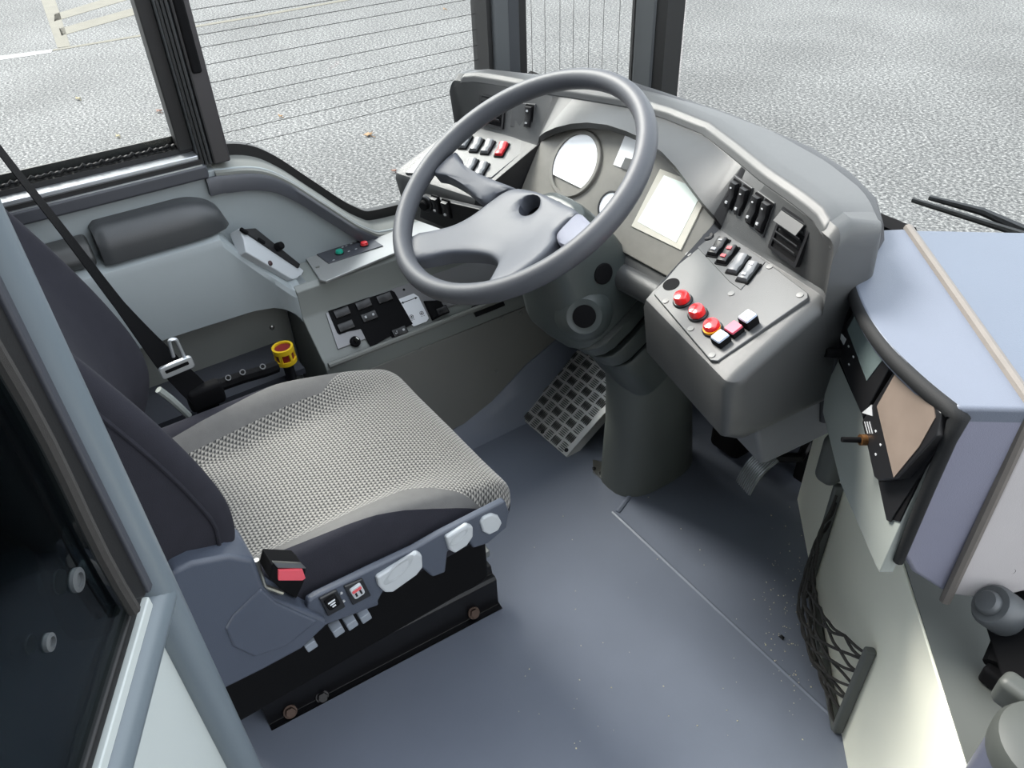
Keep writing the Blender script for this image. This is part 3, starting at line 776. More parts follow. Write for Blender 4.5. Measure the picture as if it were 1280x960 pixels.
# switch bezels
for k, (px, py, mk) in enumerate(((412, 753, 0), (446, 738, 1))):
    pxs = [(398, 747), (420, 736), (431, 757), (409, 769)] if k == 0 else [(429, 732), (452, 722), (463, 743), (440, 755)]
    bm = nb(); fprism(bm, f2, P2(pxs), -.004, .004); bz = part('switch_bezel', bm, 'black', t, bev=.002)
    cu = sum(p[0] for p in P2(pxs, .004))/4; cv = sum(p[1] for p in P2(pxs, .004))/4
    bm = nb(); fprism(bm, f2.sub(cu, cv, 0, .18), rrect(0, 0, .020, .028, .004), .003, .008, .1); part('seat_switch', bm, 'void' if k == 0 else 'lever', bz, bev=.001)
    bm = nb(); g = f2.sub(cu, cv, 0, .18)
    if k == 0:
        for i in range(3): fprism(bm, g, rrect(0, .006-.006*i, .012-.003*i, .0025, .0005, 2), .0075, .0088)
        part('symbol', bm, 'white', bz)
    else:
        fprism(bm, g, rrect(0, .006, .016, .006, .002, 3), .0075, .0088); part('symbol', bm, 'redmark', bz)
        bm = nb(); fprism(bm, g, rrect(.004, -.003, .003, .010, .0005, 2), .0075, .009); fprism(bm, g, rrect(-.004, -.003, .003, .008, .0005, 2), .0075, .009); part('symbol', bm, 'ink', bz)
for px, py in ((427, 742), (430, 752)):
    bm = nb(); u, v = f2.uv(px, py, .002); lathe(bm, f2, [(.0022, -.001), (.0022, .002), (.001, .0025)], u, v, 10); part('indicator', bm, 'mark', t)
# small paddles at the bottom
for px, py in ((386.5, 803), (420.5, 785), (437.5, 776.5), (454.5, 768)):
    u, v = f2.uv(px, py); g = f2.sub(u, v, 0, .15)
    bm = nb(); fprism(bm, g, rrect(0, 0, .018, .018, .002), -.01, .010, .05); part('lumbar_key', bm, mat('key_grey', (122, 128, 136), .42), t, bev=.002)
# belt buckle
g0 = at_x(360, 715, -.775)
b = thing('belt_buckle', 'black seat belt buckle with red release standing beside the cushion', 'belt buckle', (-.785, g0.y, .55))
f3 = Fr((-.778, g0.y, g0.z), (-.1, .92, -.15), (.25, .2, 1))
pts = [f3.uv(*q) for q in [(340, 705), (376, 706), (382, 712), (380, 726), (370, 748), (352, 738), (336, 722)]]
bm = nb(); fprism(bm, f3, pts, -.03, .002); part('body', bm, 'void', b, bev=.003)
pts = [f3.uv(*q, .002) for q in [(347, 711), (377, 710), (381, 721), (377, 724), (347, 724)]]
bm = nb(); fprism(bm, f3, pts, .001, .005); part('release_button', bm, mat('coral_plastic', (222, 88, 100), .4), b, bev=.001)
pts = [f3.uv(*q, .004) for q in [(341, 703), (377, 705), (383, 711), (347, 710)]]
bm = nb(); fprism(bm, f3, pts, .0, .004); part('slot_rim', bm, 'steel', b, bev=.001)
bm = nb(); q1 = at_x(320, 700, -.79); q2 = at_x(330, 733, -.79); tube(bm, [q1, q2, q2+V((0, .02, -.03))], .004, 8); part('bracket', bm, 'steel', b)
# suspension block and pedestal rail
t2 = thing('seat_pedestal', 'black steel seat rail bolted to the floor under the seat', 'seat base', (-1.05, .29, 0))
bm = nb(); rbox(bm, (-1.08, .24, .26), (.34, .58, .25), .02, 8); part('suspension_cover', bm, 'void', t2)
XR = -.972
rz = lambda q, x=-.972: at_x(q[0], q[1], x).z
zc = (rz((332, 897))+rz((621, 747)))/2; zt_ = (rz((324, 863))+rz((618, 716)))/2
yr0 = at_z(339, 912, 0).y; yr1 = at_z(626, 758, 0).y
print('rail', zc, zt_, yr0, yr1)
bm = nb()
ring_mesh(bm, [[V((p[0]+(.032 if y > .3 else 0), p[1], p[2])) for p in [(-1.22, y, .002), (XR+.016, y, .0), (XR+.018, y, .004), (XR+.005, y, zc-.006), (XR, y, zc), (XR, y, zt_-.006), (XR-.006, y, zt_), (XR-.016, y, zt_), (XR-.02, y, zt_+.022), (XR-.06, y, zt_+.026), (-1.22, y, zt_+.026)]] for y in (yr0, yr1)])
part('base_rail', bm, 'railm', t2, bev=.003)
bm = nb(); box2(bm, (XR-.03, -.05, .10), (XR-.25, .55, .17)); part('slide_rail', bm, 'railm', t2, bev=.003)
bm = nb(); box2(bm, (XR-.012, .52, zt_+.02), (XR-.05, .575, zt_+.04)); part('rail_end_clip', bm, 'steel', t2, bev=.003)
for px, py, m in ((364, 892, 'rust'), (404, 873, 'railm'), (594, 768, 'rust')):
    q = at_x(px, py, XR+.012+(.030 if px > 500 else .004)); ff = Fr((q.x-.004, q.y, q.z), (0, 1, 0), V((-.5, 0, .8)))
    bm = nb(); fprism(bm, ff, circ(0, 0, .0105, 6), -.004, .007); lathe(bm, ff, [(.014, -.005), (.014, .0)], n=16); part('bolt', bm, m, t2, bev=.001)
# seat belt
t3 = thing('seat_belt', 'black seat belt strap running down past the backrest with metal tongue', 'seat belt', (-1.35, .1, .6))
cl = [at_x(-70, 92, -1.60), at_x(0, 188, -1.55), at_x(80, 290, -1.46), at_x(150, 382, -1.40), at_x(205, 448, -1.365), at_x(238, 482, -1.35), at_x(258, 503, -1.345), at_x(262, 530, -1.34)]
wd = [.010, .011, .013, .018, .040, .046, .044, .04]
cl2 = smooth_path(cl, 6); wd2 = []
for i in range(len(wd)-1):
    for k in range(6): wd2.append(wd[i]+(wd[i+1]-wd[i])*k/6)
wd2.append(wd[-1])
bm = nb(); rings = []
for i, p in enumerate(cl2):
    T = (cl2[min(i+1, len(cl2)-1)]-cl2[max(i-1, 0)]).normalized(); s = T.cross(CAM-p).normalized(); n = s.cross(T)
    # band keeps its true 46 mm width and turns edge-on towards the upper anchor
    k = min(1, wd2[i]/.048); a = math.acos(k); side = s*math.cos(a)+n*math.sin(a); nn = side.cross(T)
    hw = .024
    rings.append([p+side*hw+nn*.0008, p-side*hw+nn*.0008, p-side*hw-nn*.0008, p+side*hw-nn*.0008])
ring_mesh(bm, rings); part('strap', bm, 'strap', t3)
q = at_x(221, 459, -1.34); ff = Fr(q, at_x(243, 450, -1.34)-at_x(200, 468, -1.34), (0, .3, 1))
bm = nb(); fprism(bm, ff, rrect(0, 0, .062, .026, .006), -.004, .004); tg = part('tongue_plate', bm, 'alu', t3, bev=.002)
bm = nb(); fprism(bm, ff, rrect(0, .002, .044, .006, .002), .003, .006); part('slot', bm, 'strap', tg)
q1, q2, q3, q4 = at_x(232, 450, -1.345), at_x(220, 424, -1.345), at_x(211, 426, -1.345), at_x(217, 446, -1.345)
bm = nb(); tube(bm, smooth_path([q1, q1.lerp(q2, .8), q2.lerp(q3, .15), q2.lerp(q3, .85), q3.lerp(q4, .2), q4], 4), .0035, 8); part('tongue_blade', bm, 'alu', t3)
bm = nb(); rbox(bm, at_x(257, 494, -1.35), (.03, .07, .05), .01, 5); part('belt_guide', bm, 'void', t3)
# dark side mechanism at the far side of the seat
t4 = thing('seat_side_lever', 'dark lever cluster on the far side of the seat near buckle tongue', 'seat lever', (-1.38, .2, .5))
bm = nb(); tube(bm, smooth_path([at_x(252, 490, -1.36), at_x(296, 474, -1.37), at_x(330, 464, -1.375), at_x(346, 458, -1.38)], 4), .013, 8); part('arm', bm, 'void', t4)
bm = nb()
for px, py in ((285, 473), (303, 466), (328, 459)):
    q = at_x(px, py, -1.362); ff = Fr(q, (0, 1, 0), V((-1, 0, 1))); ring_mesh(bm, [disc_pts(ff, 0, 0, r, w, 16) for r, w in ((.006, 0), (.006, .006), (.004, .006), (.004, 0))], loop=True)
part('marking_print', bm, 'plate', t4)
bm = nb(); tube(bm, smooth_path([at_x(198, 487, -1.335), at_x(215, 500, -1.335), at_x(236, 520, -1.335)], 4), .007, 8); part('rod', bm, 'board', t4)

# =================================================================== STEERING
WC = V((-1.017, .699, .937)); th, sh = .558, -.03
wn = V((math.sin(sh), -math.sin(th)*math.cos(sh), math.cos(th)*math.cos(sh)))
WF = Fr(WC, V((0, math.cos(th), math.sin(th))).cross(wn), V((0, math.cos(th), math.sin(th))))
t = thing('steering_wheel', 'large dark grey four spoke steering wheel in front of the seat', 'steering wheel', WC)
bm = nb(); RR = .2295
rings = []
for i in range(96):
    a = 2*PI*i/96; c = V((math.cos(a), math.sin(a)))
    ring = []
    for k in range(16):
        b = 2*PI*k/16; r = RR+.0165*math.cos(b); ring.append(WF.p(c.x*r, c.y*r, .0185*math.sin(b)))
    rings.append(ring)
ring_mesh(bm, rings, loop=True); part('rim', bm, 'wheel', t)
def hub_h(r):
    k = max(0, min(1, (r-.075)/.15)); return -.050*(1-k**1.35)
def wpt(cx, cy, dh=0):
    """wheel plane coordinates of a point of the sunk spider"""
    px, py = 480+cx/3, 80+cy/3; h = -.03
    for _ in range(12):
        q = at_p(px, py, WC+wn*h, wn)-WC; a, b = q.dot(WF.x), q.dot(WF.y); h = hub_h(math.hypot(a, b))+dh
    return a, b
def spider(name, pix, m, closed_in=None, label=None):
    base = [wpt(*p) for p in pix]
    sp = [(p.x, p.y) for p in smooth_path([V((a, b, 0)) for a, b in base], 4, closed=True)]
    c0 = wpt(*closed_in)
    hole = []
    for a, b in sp:
        an = math.atan2(b-c0[1], a-c0[0]); rr_ = .0215 if name == 'hub' else .002
        hole.append((c0[0]+rr_*math.cos(an), c0[1]+rr_*math.sin(an)))
    def ringk(k, dh, sc=1):
        out = []; q = sp; n_ = len(sp)
        for _ in range(int(k*90)): q = [((q[i-1][0]+2*q[i][0]+q[(i+1) % n_][0])/4, (q[i-1][1]+2*q[i][1]+q[(i+1) % n_][1])/4) for i in range(n_)]
        for (a, b), (c, d) in zip(q, hole):
            x, y = a+(c-a)*k, b+(d-b)*k
            out.append(WF.p(x, y, hub_h(math.hypot(x, y))+dh))
        return out
    return sp, hole, ringk
HUBPX = [(392, 520), (440, 488), (500, 466), (600, 492), (680, 528), (728, 555), (690, 590), (646, 635), (642, 662), (600, 712), (530, 768), (468, 806), (380, 838), (418, 785), (425, 748), (395, 722), (330, 712), (230, 714), (100, 730), (96, 640), (210, 628), (300, 585), (350, 553)]
sp, hole, rk = spider('hub', HUBPX, 'hub', (551, 538))
hc = wpt(551, 538)
bm = nb()
cup = [WF.p(c, d, -.085) for c, d in hole]
ring_mesh(bm, [rk(.0, -.026), rk(0, -.006), rk(.03, .001), rk(.08, .004), rk(.16, .006), rk(.3, .008), rk(.45, .009), rk(.6, .009), rk(.8, .009), rk(.93, .008), rk(1, .004), cup])
hp = part('hub_pad', bm, 'hub', t, sharp=50)
bm = nb(); fprism(bm, WF, circ(hc[0], hc[1], .0205, 28), -.083, -.072); part('hub_opening', bm, 'void', hp)
for pix, m, cc in (([(385, 520), (430, 487), (492, 464), (420, 440), (340, 405), (285, 370), (262, 325), (200, 385), (185, 410), (225, 420), (290, 455), (345, 500)], 'hub', (350, 450)), ([(732, 558), (768, 590), (790, 612), (760, 650), (700, 690), (660, 676), (648, 660), (651, 637), (694, 593)], mat('spoke_pale', (112, 114, 126), .4, .05, 12, .2, 1200), (715, 625))):
    sp, hole2, rk = spider('spoke', pix, m, cc)
    bm = nb(); ring_mesh(bm, [rk(.0, -.024), rk(0, -.004), rk(.05, .003), rk(.2, .006), rk(.6, .007), rk(1, .007)]); part('spoke', bm, m, t, sharp=50)
bm = nb(); lathe(bm, WF, [(.045, -.135), (.048, -.11), (.040, -.092)], n=28); part('hub_boss', bm, 'shroud', t)
# column
t = thing('steering_column', 'dark grey steering column shroud rising from the floor to the wheel', 'steering column', (-1.05, 1.1, 0))
def cs_at(tt, w, d, off=0, n=20, e=.55, dx=0):
    c = WC - wn*tt + WF.y*off + WF.x*dx; out = []
    for i in range(n):
        a = 2*PI*i/n; ca, sa = math.cos(a), math.sin(a)
        out.append(c + WF.x*(w/2*math.copysign(abs(ca)**e, ca)) + WF.y*(d/2*math.copysign(abs(sa)**e, sa)))
    return out
bm = nb(); ring_mesh(bm, [cs_at(*a) for a in ((.10, .10, .10, 0), (.11, .135, .125, 0), (.16, .165, .15, 0), (.23, .190, .185, -.008), (.295, .212, .215, -.016), (.315, .212, .215, -.016), (.325, .19, .195, -.014))])
up = part('upper_shroud', bm, 'shroud', t, bev=.004)
def sk_frame(px, py, depth, nrm):
    nrm = V(nrm).normalized(); q = CAM + ray(px, py).normalized()*depth
    return Fr(q, V((0, 0, 1)).cross(nrm), nrm.cross(V((0, 0, 1)).cross(nrm)))
def skin(px, py):
    """point and normal of the shroud skin under a pixel"""
    o = bpy.data.objects['upper_shroud']; bpy.context.view_layer.update()
    ok, loc, nrm, _ = o.ray_cast(CAM-ORG[o.name], ray(px, py).normalized())
    if not ok: return None
    return loc+ORG[o.name], nrm
def skf(px, py, mixn=(0, 0, 0), k=0):
    h = skin(px, py)
    if h is None: print('no skin', px, py); h = (at_p(px, py, WC-wn*.25, -WF.y), -WF.y)
    nrm = (h[1]*(1-k)+V(mixn).normalized()*k if k else h[1]).normalized()
    ex = V((0, 0, 1)).cross(nrm).normalized(); return Fr(h[0], ex, nrm.cross(ex))
ff = skf(754, 342); bm = nb()
lathe(bm, ff, [(.0195, -.004), (.0195, .002), (.018, .003)]); part('lock_hole', bm, 'void', up)
f4 = skf(730, 394, (.55, -.6, .55), .55)
bm = nb(); lathe(bm, f4, [(.058, -.05), (.052, -.012), (.040, .004), (.032, .012), (.028, .011), (.0235, .010)], n=32); bs = part('lever_boss', bm, 'shroud', t, sharp=40)
bm = nb(); lathe(bm, f4, [(.021, .004), (.021, .012), (.018, .0125)]); part('boss_cap', bm, 'void', bs)
for (a, b, nm, m) in ((((.32, .15, .15, -.008), (.345, .19, .19, -.014), (.375, .185, .18, -.012), (.385, .16, .16, -.008)), 0, 'collar_ring', 'shroud'), (((.37, .15, .15, 0), (.43, .14, .14, 0)), 0, 'slot_band', 'void'), (((.405, .165, .165, -.006), (.42, .172, .168, -.006), (.445, .165, .16, -.004), (.455, .15, .15, 0)), 0, 'collar_ring', 'shroud'), (((.44, .14, .135, 0), (.47, .14, .135, 0)), 0, 'slot_band', 'void'), (((.465, .15, .145, 0), (.475, .158, .15, 0), (.55, .155, .15, 0), (.60, .14, .14, 0)), 0, 'lower_shroud', 'shroud')):
    bm = nb(); ring_mesh(bm, [cs_at(*q) for q in a]); part(nm, bm, m, t, bev=.003)
bm = nb()
def el(cx, cy, rx, ry, z, e=.75, n=28):
    out = []
    for i in range(n):
        a = 2*PI*i/n; ca, sa = math.cos(a), math.sin(a)
        out.append(V((cx+rx*math.copysign(abs(ca)**e, ca), cy+ry*math.copysign(abs(sa)**e, sa), z)))
    return out
ring_mesh(bm, [el(-1.07, 1.13, .083, .135, 0), el(-1.07, 1.13, .082, .133, .02), el(-1.06, 1.11, .075, .118, .20), el(-1.05, 1.09, .075, .11, .33), el(-1.04, 1.06, .072, .10, .42), el(-1.03, 1.04, .066, .09, .46)])
part('pedestal', bm, 'pedestal', t, sharp=50)
bm = nb(); fz = Fr((0, 0, 0), (1, 0, 0), (0, 1, 0)); pts = [(p.x, p.y) for p in [at_z(q[0], q[1], .004) for q in [(741, 575), (741, 590), (752, 598), (772, 601), (776, 596), (760, 580)]]]
fprism(bm, fz, pts, 0, .006); part('bracket', bm, 'steel', t)
for px, py in ((742.5, 586), (751, 592)):
    q = at_z(px, py, .006); bm = nb(); lathe(bm, Fr(q, (1, 0, 0), (0, 1, 0)), [(.005, 0), (.005, .003), (.002, .004)], n=12); part('screw', bm, 'railm', t)
# tread plate
tp = [at_z(708, 571, .004), at_z(645, 517, .004)]
t = thing('tread_plate', 'aluminium tread plate footrest beside the steering column', 'footrest', (tp[0]+tp[1])/2)
tl = math.radians(33)
f = Fr(tp[1], tp[0]-tp[1], V((0, math.cos(tl), math.sin(tl))))
L = (tp[0]-tp[1]).length
bm = nb(); fprism(bm, f, [(0, 0), (L, 0), (L, .34), (0, .34)], -.004, 0)
fprism(bm, f, [(L-.003, 0), (L, 0), (L, .34), (L-.003, .34)], -.03, 0)
plate = part('plate', bm, 'tread', t)
bm = nb(); cell = .032
for i in range(8):
    for j in range(10):
        cu, cv = (i+.4)*cell, (j+.5)*cell
        if cu > L-.01: continue
        vert = (i+j) % 2
        for k in range(5):
            o = (k-2)*cell*.18
            c = (cu+o, cv) if vert else (cu, cv+o)
            if c[0] > L-.006 or c[0] < .004: continue
            ln, wd_ = cell*.42, .0022
            g = f.sub(c[0], c[1], 0, PI/2 if vert else 0)
            ring = [(ln*math.cos(2*PI*m/8), wd_*math.sin(2*PI*m/8)) for m in range(8)]
            ring_mesh(bm, [[g.p(a, b, -.0005) for a, b in ring], [g.p(a*.75, b*.5, .0036) for a, b in ring]], cap0=False)
rb = part('raised_bars', bm, mat('tread_bar', (96, 96, 94), .4, .1, 60, metal=.5), t); rb['kind'] = 'stuff'
for a, b in ((.018, .012), (L*.5, .010), (L-.014, .014)):
    bm = nb(); lathe(bm, f, [(.006, -.001), (.006, .002), (.003, .003)], a, b, 14); part('screw', bm, 'railm', t)
# accelerator pedal
pc = at_z(958, 596, .09)
t = thing('accelerator_pedal', 'ribbed accelerator pedal low under the right end of the dashboard', 'pedal', (pc.x, pc.y, 0))
pA = at_z(928, 610, .04); pB = at_z(972, 578, .13)
px_ = (at_z(937, 619, .04)-at_z(920, 600, .04)).normalized()
bm = nb(); rings = []; f = Fr(pA, px_, pB-pA); Lp = (pB-pA).length
for i in range(9):
    s = i/8; v = Lp*s; w = .018*math.sin(s*PI)*.8
    rings.append([f.p(-.03, v, w-.006), f.p(.03, v, w-.006), f.p(.03, v, w), f.p(-.03, v, w)])
ring_mesh(bm, rings); pd = part('pad', bm, 'board', t, bev=.003)
bm = nb()
for k in range(9):
    u = -.026+.0065*k; tube(bm, [f.p(u, Lp*i/8, .018*math.sin(i/8*PI)*.8+.001) for i in range(9)], .0018, 6)
part('ribs', bm, 'alu', pd)
bm = nb(); tube(bm, [f.p(0, Lp*.9, 0), at_y(1000, 572, pB.y+.06), at_y(1012, 550, pB.y+.10), at_y(1022, 530, pB.y+.12)], .013, 8); part('arm', bm, 'railm', t)
q = at_y(1020, 540, pB.y+.12); bm = nb(); tube(bm, [q+V((-.05, 0, 0)), q+V((.06, 0, 0))], .03, 16); part('hinge', bm, 'railm', t)
bm = nb(); rbox(bm, at_y(1010, 585, pB.y+.14), (.05, .05, .14), .01, 4); part('mount', bm, 'void', t)
bm = nb(); q = at_z(900, 555, .05); rbox(bm, (q.x, q.y+.06, .06), (.10, .10, .10), .02, 5)
solo('brake_pedal', bm, 'void', 'dark brake pedal barely visible in the footwell shadow', 'pedal', loc=(q.x, q.y+.06, .01))

# =================================================================== DASHBOARD
DX = -1.02
t = thing('dashboard', 'dark grey wraparound dashboard with instruments switches and vents', 'dashboard', (DX, 1.0, .7))
# columns: s = signed distance from the wheel axis; profile points per column
def lerp(a, b, k): return a+(b-a)*k
def interp(tab, x):
    for (a, b), (c, d) in zip(tab, tab[1:]):
        if x <= c: return b if x <= a else lerp(b, d, (x-a)/(c-a))
    return tab[-1][1]
rim_y = [(0, 1.052), (.10, 1.045), (.20, 1.005), (.30, .962), (.38, .935), (.43, .915), (.47, .89)]
out_y = [(0, 1.165), (.15, 1.155), (.30, 1.11), (.40, 1.06), (.46, 1.01), (.50, .97)]
def pod_profile(a):
    """pod (outer) columns, a = |x-DX| from .27 to .47"""
    ry = interp(rim_y, a); oy = interp(out_y, a)
    k = (a-.245)/(.50-.245)
    fy = lerp(.930, .885, k)          # fold between upper and lower panel
    ny = lerp(.775, .705, k)          # near edge
    return [(oy+.03, .70), (oy+.005, .93), (oy, .952), (ry+.03, .978), (ry, .975), (ry-.012, .962), (fy+.004, .876), (fy, .870), (ny+.012, .806), (ny, .797), (ny-.004, .785), (ny+.012, .690), (ny+.05, .665), (oy, .64)]
cl_t = math.radians(58)
CF = Fr((DX, .934, .882), (1, 0, 0), V((0, math.cos(cl_t), math.sin(cl_t))))
def mid_profile(a):
    ry = interp(rim_y, a); oy = interp(out_y, a)
    zt = .952 - .080*(a/.25)**2.4      # cluster top arch
    yt = .934+(zt-.882)/math.tan(cl_t)
    kk = min(1, a/.238)**3; hz = zt + .012; hy = lerp(yt - .035, .925, kk)
    zb = .752; yb = .934+(zb-.882)/math.tan(cl_t)
    return [(oy+.03, .70), (oy+.005, .93), (oy, .952), (ry+.03, .978), (ry, .975), (ry-.012, .962), (hy, hz), (hy+.006, hz-.012), (yt, zt), (yb+.01, zb+.012), (yb, zb), (yb+.005, zb-.03), (yb+.05, zb-.05), (oy, .64)]
def mesh_cols(bm, cols):
    ring_mesh(bm, [[V((x, y, z)) for y, z in pr] for x, pr in cols])
al = [.252, .27, .31, .35, .39, .43, .455, .475]
def pod_cols(sgn):
    cols = [(DX+sgn*a, pod_profile(a)) for a in al]
    pr = pod_profile(.475)
    cy = sum(p[0] for p in pr)/len(pr)
    for k in range(1, 7):
        a = PI/2*k/6.3; c = math.cos(a)
        cols.append((DX+sgn*(.475+.020*math.sin(a)), [(y-(1-c)*.032*(1 if y > cy else -1)*min(1, abs(y-cy)/.06), z-(1-c)*.030*(1 if z > .80 else -1)*min(1, abs(z-.80)/.06)) for y, z in pr]))
    return cols
mids = [(DX+a, mid_profile(abs(a))) for a in (-.238, -.225, -.21, -.18, -.14, -.10, -.05, 0, .05, .10, .14, .18, .21, .225, .238)]
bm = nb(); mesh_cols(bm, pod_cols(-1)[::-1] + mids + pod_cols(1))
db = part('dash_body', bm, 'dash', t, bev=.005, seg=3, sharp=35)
db.data.materials.append(MT['black'])      # the sunken wall between pod and instruments is coloured black
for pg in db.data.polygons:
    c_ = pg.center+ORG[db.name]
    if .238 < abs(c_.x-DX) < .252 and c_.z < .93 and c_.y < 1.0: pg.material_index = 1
bm = nb(); rr = []
for i in range(41):
    a = -.486+.972*i/40; b = abs(a)
    ry = interp(rim_y, b); oy = interp(out_y, b); dz = -.018*max(0, (b-.44)/.046)**2
    rr.append([V((DX+a, oy+.004, .930+dz)), V((DX+a, oy+.002, .955+dz)), V((DX+a, ry+.03, .982+dz)), V((DX+a, ry+.002, .981+dz)), V((DX+a, ry-.008, .974+dz)), V((DX+a, ry-.013, .962+dz)), V((DX+a, ry+.004, .955+dz))])
ring_mesh(bm, rr); part('rim_cap', bm, 'dash', t, bev=.003, seg=2, sharp=60)
# windscreen side wing of the dash right end
bm = nb()
sec = []
for x, y0, y1, z in ((-1.3, 1.10, 1.20, .955), (-1.0, 1.10, 1.20, .955), (-.8, 1.09, 1.185, .95), (-.70, 1.06, 1.155, .945), (-.63, 1.03, 1.13, .93), (-.585, 1.0, 1.09, .915), (-.565, .98, 1.05, .89)):
    sec.append([V((x, y0, z)), V((x, (y0+y1)/2, z+.004)), V((x, y1, z-.012)), V((x, y1+.02, z-.06)), V((x, y1+.02, .82)), V((x, y0, .82))])
ring_mesh(bm, sec); part('rear_ledge', bm, 'dashtop', t, bev=.008, seg=3, sharp=40)
# cluster plate
bm = nb(); arch = [(-.235, -.118)]
for i in range(21):
    a = PI-PI*i/20; arch.append((.243*math.cos(a)*(1 if abs(math.cos(a)) < .98 else .985), -.02+.10*max(0, math.sin(a))**.62))
arch += [(.235, -.118)]
fprism(bm, CF, arch, -.002, .004); cp = part('instrument_panel', bm, 'cluster', t, bev=.002)
def ringo(bm, f, cu, cv, r0, r1, w0, w1, n=40):
    ring_mesh(bm, [disc_pts(f, cu, cv, r, w, n) for r, w in ((r1, w0), (r1, w1-.0015), (r1-.0015, w1), (r0, w1), (r0, w0))], loop=True)
gu, gv = CF.uv(719, 205, .006); gl = CF.uv(661, 215, .006)
R1 = .066
bm = nb(); ringo(bm, CF, gu, gv, .058, R1, .003, .010); gr = part('gauge_ring', bm, 'cluster', t)
ch = -.036
arc = [(gu+.0575*math.cos(a), gv+.0575*math.sin(a)) for a in [math.asin(ch/.0575)+(PI-2*math.asin(ch/.0575))*i/40 for i in range(41)]]
bm = nb(); fprism(bm, CF, arc, .003, .0075); part('speedometer_dial', bm, 'dial', t)
gu2, gv2 = CF.uv(762, 257, .006)
bm = nb(); ringo(bm, CF, gu2, gv2, .024, .028, .003, .009); g2 = part('gauge_ring', bm, 'black', t, label='black ring of the small round gauge')
bm = nb(); fprism(bm, CF, circ(gu2, gv2, .0238, 32), .003, .007); part('small_dial', bm, 'dial', t)
pts = [CF.uv(*q, .005) for q in [(783, 166), (822, 178), (806, 221), (767, 206)]]
bm = nb(); fprism(bm, CF, pts, .003, .006); sd_ = part('indicator_display', bm, 'dial', t)
bm = nb(); pts = [CF.uv(*q, .006) for q in [(782, 197), (796, 201), (791, 215), (776, 210)]]; fprism(bm, CF, pts, .0058, .0072); part('dark_cell', bm, 'plate', sd_)
pts = [CF.uv(*q, .006) for q in [(789, 283), (825, 211), (889, 235), (851, 313)]]
bm = nb(); fprism(bm, CF, pts, .003, .0065); sf = part('display_border', bm, 'lcdframe', t, bev=.001)
pts = [CF.uv(*q, .007) for q in [(797, 277), (830, 219), (879, 238), (845, 303)]]
bm = nb(); fprism(bm, CF, pts, .006, .0072); part('display_screen', bm, 'lcd', sf)
bm = nb(); u, v = CF.uv(702, 246, .005); fprism(bm, CF, circ(u, v, .003, 3, a0=PI/2), .004, .0046); part('warning_mark', bm, 'plate', t)

# lower (switch) panels and upper panels of the pods
def pod_frames(sgn):
    fy0, fy1, ny0, ny1 = .930, .885, .775, .705
    xi, xo = DX+sgn*.245, DX+sgn*.47
    a = V((xi, .778, .804)); b = V((xo, lerp(.775, .705, .88)+.006, .804)); c = V((xi, .930, .870)); d = V((xo, lerp(.930, .885, .88), .870))
    m = (a+b+c+d)/4
    low = Fr(m+V((0, 0, .0)), (b-a)*sgn, ((c+d)-(a+b)))
    ru = [V((DX+sgn*x, interp(rim_y, x)-.010, .962)) for x in (.25, .45)]; fo = [V((DX+sgn*x, lerp(.930, .885, (x-.245)/.255)+.003, .876)) for x in (.25, .45)]
    m = (ru[0]+ru[1]+fo[0]+fo[1])/4
    up = Fr(m, ((fo[1]-fo[0])+(ru[1]-ru[0]))*sgn, (ru[0]+ru[1])-(fo[0]+fo[1]))
    return low, up
LO, UP = pod_frames(1)
def plate_px(f, pix, w0, w1, name, m, par, **k):
    bm = nb(); fprism(bm, f, [f.uv(*q, w1) for q in pix], w0, w1); return part(name, bm, m, par, **k)
b0 = .003
pan = plate_px(LO, [(817, 367), (888, 450), (897, 451), (1010, 372), (1010, 366), (964, 331), (940, 313), (894, 286), (862, 314)], -.006, b0, 'switch_panel', 'plate', t, bev=.0015)
plate_px(LO, [(870, 307), (886, 288), (900, 286), (957, 327), (926, 362), (912, 352)], b0-.002, b0+.0012, 'rocker_carrier', mat('carrier_plastic', (64, 65, 66), .42), t, bev=.001)
d_l = V(LO.uv(895, 300, b0)) - V(LO.uv(915, 275, b0)) if False else None
a0 = LO.uv(888, 322, b0); a1 = LO.uv(908, 297, b0); rang = math.atan2(a1[1]-a0[1], a1[0]-a0[0])-PI/2
for px, py, mk, mm, lab in ((897, 307.5, [(0, .010, .006, .003), (0, -.011, .008, .005)], 'mark', None), (908.5, 317, [(0, .009, .008, .006), (0, -.009, .008, .006)], 'redmark', 'black rocker with red printed symbols'), (922, 328.5, None, None, None), (935, 338.5, [(0, .011, .006, .004), (0, -.011, .006, .004)], 'white', None)):
    u, v = LO.uv(px, py, b0+.006); rocker(t, LO, u, v, .0165, .038, m='black' if px < 915 else 'rockgrey', wp=b0+.001, ang=rang, mark=mk, markm=mm or 'mark', label=lab, amp=1.2)
bm = nb(); u, v = LO.uv(885, 296.5, b0); ringo(bm, LO, u, v, .004, .0098, b0-.001, b0+.004, 24); part('grommet', bm, 'black', t)
bm = nb(); u, v = LO.uv(839, 355.5, b0); fprism(bm, LO, circ(u, v, .0135, 28), b0-.001, b0+.0008); part('empty_hole', bm, 'void', pan)
for px, py in ((852, 372), (871, 389), (889.5, 407.5)):
    u, v = LO.uv(px, py, b0+.008); bm = nb(); lathe(bm, LO, [(.0125, b0+.002), (.0122, b0+.012), (.0105, b0+.015), (.004, b0+.016)], u, v, 28)
    o = part('warning_lamp', bm, 'redlamp', t)
    bm = nb(); ringo(bm, LO, u, v, .0125, .0155, b0-.001, b0+.004, 28); part('collar', bm, 'black', o)
    if px > 880:
        bm = nb(); lathe(bm, LO, [(.0128, b0+.0022), (.0128, b0+.0075)], u+.0012, v-.0012, 28); part('amber_band', bm, 'amber', o, label='amber lower band of the lamp')
